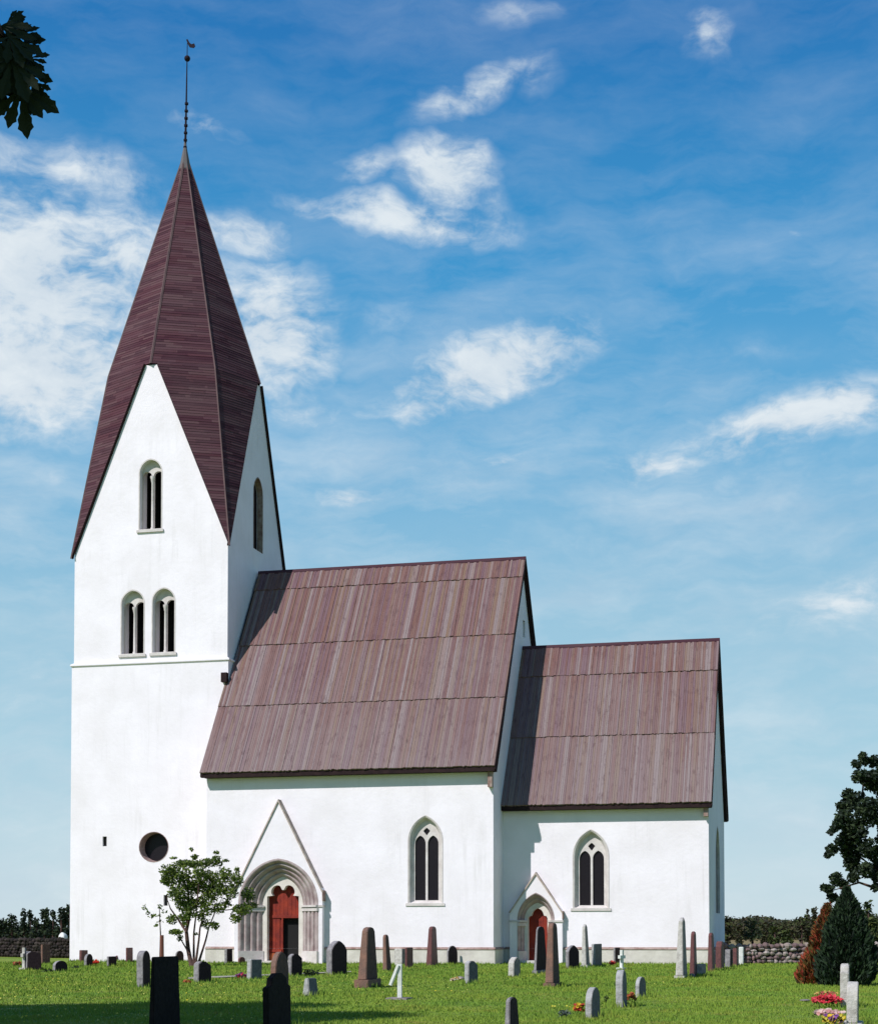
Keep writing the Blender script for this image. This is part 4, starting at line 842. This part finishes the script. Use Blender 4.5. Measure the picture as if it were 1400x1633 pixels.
conifer([(1444, 1319, 1323), (1465, 1308, 1326), (1490, 1298, 1330), (1515, 1288, 1334), (1540, 1276, 1336), (1556, 1268, 1334), (1566, 1276, 1330)], DC+1.3, 1565, 'rusty orange-red conifer leaning against the dark green one', m_or, .20, seed=3, dens=2000)
# low bushes among the graves
def bush(px, py, rx, ry, m, size, label, name='bush', cat='bush', dens=900, seed=1):
    p = ground(px, py); D = (p-CAM).dot(F2); s = D/F; r_ = random.Random(seed)
    bl = [(tuple(p+RT*r_.uniform(-.55, .55)*rx*s+FW*r_.uniform(-.4, .4)*rx*s+UP*(ry*s*r_.uniform(.5, 1.1))), (rx*s*.55, rx*s*.5, ry*s*.75)) for _ in range(6)]
    return tag(leafcloud(bl, dens/(s*F/40)**0, size, name, m, .0, seed=seed, keepf=lambda P: P[:, 2] > .0), label, cat)
bush(497, 1537, 13, 8, m_mid, .12, 'rounded green bush against the right foot of the large portal', dens=700, seed=2)
bush(498, 1557, 16, 7, m_dk, .12, 'low dark creeping shrub before the large portal', dens=700, seed=3)
bush(76, 1552, 8, 4, m_dk, .10, 'tiny dark shrub beside the low dark headstone at the far left', seed=4)
bush(376, 1536, 5, 9, m_lf, .1, 'small upright green shrub right of the little dark slab near the large portal', seed=5)
bush(120, 1545, 8, 3, m_dk, .1, 'flat dark clump of plants in the grass before the tower corner', seed=6)
bush(904, 1622, 14, 7, leafmat('grey_leaf', [(.10, .13, .11), (.07, .09, .075), (.14, .17, .15)], .2), .06, 'grey-green cushion plant left of the nearest round-topped headstone', dens=2500, seed=7)
bush(966, 1600, 4, 8, m_dk, .06, 'small dark plant between the two grey headstones on the lawn', dens=2500, seed=8)
# flowers: green leaves with blossoms
def flowers(px, py, rx, ry, cols, label, name='flower_bed', n=90, size=.05, seed=1):
    p = ground(px, py); D = (p-CAM).dot(F2); s = D/F; o = empty(name, p, label, 'flowers'); gg = np.random.default_rng(seed)
    bl = [(tuple(Vector((0, 0, 0))+RT*k*rx*s*.5+UP*ry*s*.35), (rx*s*.6, rx*s*.45, ry*s*.5)) for k in (-1, 0, 1)]
    f = leafcloud(bl, 1500, size*1.2, 'leaves', m_mid, 0, seed=seed, keepf=lambda P: P[:, 2] > 0); f.parent = o
    for ci, cc in enumerate(cols):
        m_ = max(8, n//len(cols)); a = gg.random(m_)*2*np.pi; r = np.sqrt(gg.random(m_)); u = r*np.cos(a)*rx*s; w = r*np.sin(a)*rx*s*.6; z = ry*s*(.45+.5*gg.random(m_))*(1-.35*r*r)+.01
        V = []; Fq = []
        for i in range(m_):
            ctr = Vector((0, 0, 0))+RT*float(u[i])+FW*float(w[i])+UP*float(z[i]); rr = size*(.6+.6*gg.random()); nx = Vector(gg.normal(size=3)*.5)+Vector((-.2, -.7, .9)); nx.normalize(); t1 = nx.orthogonal().normalized(); t2 = nx.cross(t1); b0 = len(V)
            V.append(ctr-nx*rr*.3); V += [ctr+(t1*math.cos(k*math.pi/3)+t2*math.sin(k*math.pi/3))*rr*(1 if k % 2 else .8) for k in range(6)]
            Fq += [(b0, b0+1+k, b0+1+(k+1) % 6) for k in range(6)]
        b = MB().add(V, Fq).build('blossoms', leafmat('petal', [cc, tuple(v*.75 for v in cc)], .3), None); b.parent = o; b['kind'] = 'stuff'
    return o
flowers(1318, 1606, 24, 20, [(.62, .03, .05), (.70, .08, .10)], 'bed of crimson flowers left of the pale headstones at the right', n=170, size=.05, seed=1)
flowers(1322, 1622, 26, 11, [(.75, .55, .50), (.60, .30, .28)], 'band of pale pink flowers between the crimson and the yellow ones', n=70, size=.045, seed=7)
flowers(1330, 1640, 20, 24, [(.75, .50, .03), (.70, .60, .08), (.25, .08, .35)], 'clump of yellow flowers with a few violet ones at the bottom right', n=60, size=.05, seed=2)
flowers(1318, 1590, 20, 9, [(.45, .12, .08), (.6, .45, .12)], 'rust red and straw coloured plants at the back of the crimson bed', n=50, size=.04, seed=8)
flowers(923, 1622, 9, 26, [(.70, .50, .03), (.50, .06, .04)], 'yellow and red flowers against the nearest round-topped headstone', n=44, size=.045, seed=3)
flowers(1006, 1602, 8, 20, [(.55, .38, .05), (.45, .12, .05)], 'orange and red flowers between the two grey headstones on the lawn', n=40, size=.045, seed=4)
flowers(152, 1541, 5, 10, [(.65, .06, .03)], 'little tuft of red flowers beside the small dark headstone at the tower', n=22, size=.07, seed=5)
flowers(384, 1562, 9, 9, [(.6, .06, .08), (.22, .06, .20)], 'red and purple flowers left of the square blue-grey headstone', n=34, size=.07, seed=6)
flowers(976, 1541, 5, 9, [(.6, .06, .05)], 'red flowers left of the thin white cross under the chancel wall', n=20, size=.07, seed=9)
flowers(728, 1566, 9, 7, [(.7, .65, .5), (.5, .3, .1)], 'cream flowers left of the grey sloping headstone near the nave corner', n=30, size=.055, seed=10)
flowers(298, 1569, 7, 5, [(.5, .14, .05)], 'orange flowers left of the dark sloping headstone before the bushy tree', n=20, size=.05, seed=11)
flowers(28, 1542, 8, 9, [(.35, .09, .04)], 'rusty red plant left of the small pale cross at the left border', n=30, size=.07, seed=12)

# ---------------------------------------------------------------- trees beyond the walls
def far_tree(px, top, base_py, D, rx, label, m, seed, conic=False, dens=60, size=.5, name='broadleaf_tree', grp='trees beyond the churchyard wall'):
    rp = atd(px, 1500, D); rp.z = 0; o = empty(name, rp, label, 'tree', grp); r_ = random.Random(seed); s = D/F; zt = atd(px, top, D).z; R_ = rx*s; bl = []
    for k in range(9):
        t = r_.random(); zz = zt*(.22+.66*t); w = R_*((1-t)*.8+.15 if conic else (.75-.6*abs(t-.45)))
        a = r_.random()*6.28; bl.append(((math.cos(a)*w*.6, math.sin(a)*w*.6, zz), (max(w*.65, .3), max(w*.65, .3), max(zt*.16, .3))))
    bl.append(((0, 0, zt*.88), (R_*.25 if conic else R_*.45, R_*.3, zt*.12)))
    f = leafcloud(bl, dens, size, 'crown', m, .1, seed=seed); f.parent = o
    MB().tube([Vector((0, 0, -.1)), Vector((R_*.05, 0, zt*.5)), Vector((0, 0, zt*.8))], [R_*.10+.05, R_*.07+.03, .03], 6).build('trunk', m_bark, None).parent = o
    return o
LFT = [(-12, 1462, 14, 'left border, with a flat top', 0), (4, 1464, 11, 'the left border, low and broad', 0), (18, 1456, 10, 'next to the left border, rounded', 0), (38, 1448, 9, 'tallest spiky one left of the tower', 1), (48, 1453, 8, 'second spiky one right of the tallest', 1), (58, 1464, 9, 'lowest one in the dip of the tree line', 0), (71, 1449, 10, 'round-headed one right of the dip', 0), (84, 1452, 9, 'pale-topped one two left of the tower', 0), (97, 1448, 10, 'one just left of the tower', 0), (110, 1441, 11, 'one rising highest behind the tower edge', 1), (124, 1445, 12, 'one mostly hidden by the tower', 0)]
for i, (x, t, w, l, cn) in enumerate(LFT):
    far_tree(x, t, 1500, 175+12*math.sin(i*2.1), w*1.5, 'dark tree beyond the left wall: '+l, m_dk, 40+i, bool(cn), 230, .40, 'conifer_tree' if cn else 'broadleaf_tree')
tag(leafcloud([(tuple(atd(x, 1497, 200)), (2.4, 2, 1.5)) for x in range(-60, 145, 12)], 200, .45, 'undergrowth', m_dk, .1, seed=31), 'dark undergrowth closing the gaps below the left trees', 'undergrowth', kind='stuff')
bush(47, 1506, 13, 6, m_lf, .25, 'bright green low bush beyond the dark left wall', dens=200, seed=21)
bush(88, 1507, 9, 7, m_mid, .25, 'dull green bush beyond the left wall near the tower', dens=200, seed=22)
# right: far wood plus single trees
wood = []
r_ = random.Random(9)
for k in range(520):
    x = 1115+r_.random()*345; D = r_.uniform(300, 420); top = 1467-3*math.sin((x-1150)*.04)-2*math.sin(x*.11)-(x-1150)*.030+r_.uniform(-3, 3); zt = atd(x, top, D).z; p_ = atd(x, 1480, D); z = zt*(.1+.72*r_.random()**.7); q = r_.uniform(1.2, 2.3)
    wood.append(((p_.x, p_.y, z), (q, q, min(q*.8, zt-z))))
tag(leafcloud(wood, 24, .75, 'far_wood', m_brn, .1, seed=33), 'low dark brown-green wood along the horizon right of the church', 'wood', kind='stuff')
for i, (x, t, w, D, m, cn, l) in enumerate([(1160, 1464, 11, 130, m_brn, 0, 'brownish tree directly behind the chancel corner beyond the wall'), (1288, 1449, 4, 150, m_brn, 1, 'thin dark tree left of the thin pair tip near the rusty conifer'), (1300, 1447, 4.5, 150, m_brn, 1, 'slim pointed tree closest to the rusty conifer tip'), (1278, 1463, 12, 160, m_brn, 0, 'brown bushy tree below the two slim tips left of the rusty conifer'),
        (1235, 1476, 14, 140, m_mid, 0, 'green bushy tree in the middle beyond the pinkish wall'), (1255, 1480, 12, 135, m_mid, 0, 'second green bushy tree nearer to the rusty conifer'), (1218, 1484, 10, 145, m_brn, 0, 'small brown tree right of the round dark sapling'), (1385, 1436, 20, 100, m_mid, 0, 'yellow-green tree between the dark conifer and the right border'), (1412, 1440, 18, 105, m_mid, 0, 'green tree cut by the right border beyond the wall'), (1392, 1458, 22, 120, m_mid, 0, 'broad dull green tree low behind the dark conifer'), (1180, 1474, 8, 150, m_brn, 0, 'low brown tree behind the row of small slabs')]):
    far_tree(x, t, 1505, D, w, l, m, 70+i, bool(cn), 330, .34, 'conifer_tree' if cn else 'broadleaf_tree')
# round dark little tree with a thin trunk inside the wall
p_ = ground(1200, 1537); D = (p_-CAM).dot(F2)
rt2 = empty('round_tree', p_, 'small round-headed dark tree on a thin trunk in front of the pinkish wall', 'tree')
MB().tube([p_-UP*.1, atd(1200, 1505, D), atd(1199, 1480, D)], [.07, .06, .03], 6).build('trunk', m_bark, rt2)
adopt(leafcloud(pxblobs([(1190, 1492, 9), (1199, 1480, 13), (1209, 1490, 9), (1199, 1494, 12), (1193, 1473, 7), (1205, 1472, 7)], D, .2), 420, .16, 'crown', m_dk, .1, seed=12), rt2)

# ---------------------------------------------------------------- trees beside the camera: leaves at the upper left, shade on the lawn
sh = empty('shade_tree', fr(17.5, -17.4), 'tall leafy tree left of the camera that shades the lower left of the lawn', 'tree')
r_ = random.Random(21); bl = []
for k in range(90):
    a, e, q = r_.random()*6.28, math.acos(r_.uniform(-1, 1)), r_.random()**.4
    bl.append((tuple(fr(17.8+8.0*q*math.sin(e)*math.cos(a), -17.3+5.4*q*math.sin(e)*math.sin(a), 13.2+5.6*q*math.cos(e))), (1.7, 1.7, 1.3)))
adopt(leafcloud(bl, 620, .32, 'crown', m_lf, .2, seed=14), sh)
MB().tube([fr(17.5, -17.4, -.2), fr(17.6, -17.3, 5), fr(17.5, -17.3, 10), fr(17.5, -17.3, 17)], [.45, .36, .26, .06], 10).build('trunk', m_bark, sh, smooth=True)
for k in range(7):
    a = k*.9; MB().tube([fr(17.5, -17.3, 7+k*.8), fr(17.5+2*math.cos(a), -17.3+2*math.sin(a), 9.5+k*.8), fr(17.5+4.2*math.cos(a), -17.3+4.2*math.sin(a), 11+k*.9)], [.16, .10, .03], 6).build('limb', m_bark, sh, smooth=True)
nt_ = empty('chestnut_tree', fr(4.5, -6.5), 'horse chestnut whose drooping leaves hang into the upper left corner', 'tree')
bl = []
for k in range(46):
    a = r_.random()*6.28; q = r_.random()**.5; f_ = 5.4+3.6*q*math.cos(a); rr_ = -5.2+3.2*q*math.sin(a)
    bl.append((tuple(fr(f_, rr_, r_.uniform(8.6, 12.0))), (.9, .9, .7)))
    if r_.random() < .6: bl.append((tuple(fr(f_-1.5, rr_-2.2, r_.uniform(5.5, 8.6))), (.9, .9, .7)))
def outside(P_):
    v = P_-np.array(CAM); fwd = v@np.array(FW); rt = v@np.array(RT); return ~((fwd > 0) & (rt > -.30*fwd-.15) & (P_[:, 2] < CZ+.60*fwd+.2))
adopt(leafcloud(bl, 360, .24, 'crown', m_lf, .2, seed=15, keepf=outside), nt_)
MB().tube([fr(4.5, -6.5, -.2), fr(4.6, -6.4, 4), fr(4.8, -6.0, 7.5), fr(5.2, -5.4, 10.5)], [.34, .28, .2, .06], 10).build('trunk', m_bark, nt_, smooth=True)
BD = 8.8
tw = [atd(x, y, BD) for x, y in ((-260, -30), (-140, 0), (-60, 22), (-5, 45), (22, 75), (34, 110))]
MB().tube([fr(4.8, -6.0, 7.2)]+tw, [.13, .09, .07, .05, .035, .02, .01], 7).build('branch', m_bark, nt_, smooth=True)
def leaflet(b, base, d, n_, L_, w_):
    """one pointed leaflet with a toothed edge, folded along its midrib"""
    s_ = d.cross(n_).normalized(); ts = [0, .12, .25, .38, .5, .62, .72, .8, .86, .92, 1]; ws = [.04, .16, .30, .44, .60, .82, 1.0, .92, .66, .34, 0]
    mid = [base+d*L_*t-UP*.05*L_*t*t for t in ts]
    for sg in (-1, 1):
        ed = [m_+s_*sg*w_*w*.5*(1+(.20 if i % 2 else -.10))+n_*w_*w*.12 for i, (m_, w) in enumerate(zip(mid, ws))]
        b.add(mid+ed, [(i, i+1, len(ts)+i+1, len(ts)+i) for i in range(len(ts)-1)])
def chestnut_leaf(b, px, py, ang, sz, seed, dd=0):
    r_ = random.Random(seed); o_ = atd(px, py, BD+dd); n_ = (F2*-1+RT*r_.uniform(-.4, .4)+UP*r_.uniform(-.2, .5)).normalized()
    for k, a in enumerate((-78, -48, -20, 8, 34, 62)):
        t = R(ang+a+r_.uniform(-5, 5)); d = (RT*math.sin(t)-UP*math.cos(t)).normalized(); d = (d-n_*d.dot(n_)*.8+F2*r_.uniform(-.25, .25)).normalized(); L_ = sz*(1-.25*abs(a)/78)*r_.uniform(.85, 1.15)
        leaflet(b, o_, d, n_, L_, L_*.31)
b = MB()
for k, (x, y, an, sz, dd) in enumerate([(2, 40, 60, .17, .0), (28, 55, 75, .16, .1), (14, 58, 40, .20, -.1), (26, 70, 30, .20, .15), (0, 70, 10, .22, .0), (46, 92, 45, .13, .05), (18, 95, 8, .26, -.1), (38, 112, 5, .22, .1), (6, 110, -20, .24, .12), (34, 140, 0, .27, 0), (-12, 95, 0, .26, 0), (-14, 130, -5, .22, .1), (16, 60, -30, .2, .2), (-20, 50, 30, .26, .1), (10, 38, 85, .15, .1), (52, 130, 12, .14, .1)]):
    chestnut_leaf(b, x, y, an, sz, k, dd)
b.build('leaf_cluster', leafmat('chestnut_leaf', [(.012, .02, .008), (.016, .024, .01)], .1, .8), nt_)  # near-black leaf colour carries the shade of the crown above

# longer tufts left by the mower round the stones and along the church
feet = [(o.location.x, o.location.y) for o in C.objects if o.parent is None and o.get('group') == GRP]
gg = np.random.default_rng(77); TX = []
for fx, fy in feet:
    k = 150; a = gg.random(k)*2*np.pi; r = .25+.45*gg.random(k)**.8; TX.append(np.stack([fx+r*np.cos(a)*.6, fy+r*np.sin(a)*1.3], 1))
for x0, x1, y0 in ((-9, 0, -.06), (0, L, N0-.16), (L, LC, C0-.16)):
    k = int((x1-x0)*70); TX.append(np.stack([x0+(x1-x0)*gg.random(k), y0-.22*gg.random(k)**2], 1))
T2 = np.concatenate(TX); n = len(T2); a = gg.random(n)*np.pi; dist = np.hypot(T2[:, 0]-CX, T2[:, 1]-CY); w = (.007+.008*gg.random(n))*dist/32; h = .07+.12*gg.random(n); ln = (gg.random((n, 2))-.5)*.10
V = np.zeros((n, 3, 3)); V[:, 0] = np.stack([T2[:, 0]-np.cos(a)*w, T2[:, 1]-np.sin(a)*w, np.full(n, -.03)], 1); V[:, 1] = np.stack([T2[:, 0]+np.cos(a)*w, T2[:, 1]+np.sin(a)*w, np.full(n, -.03)], 1); V[:, 2] = np.stack([T2[:, 0]+ln[:, 0], T2[:, 1]+ln[:, 1], h-.03], 1)
tag(pmesh('tall_grass', V.reshape(-1, 3), np.arange(n*3).reshape(-1, 3), m_blade, True), 'longer grass tufts left round the feet of the gravestones and walls', 'grass', kind='stuff')
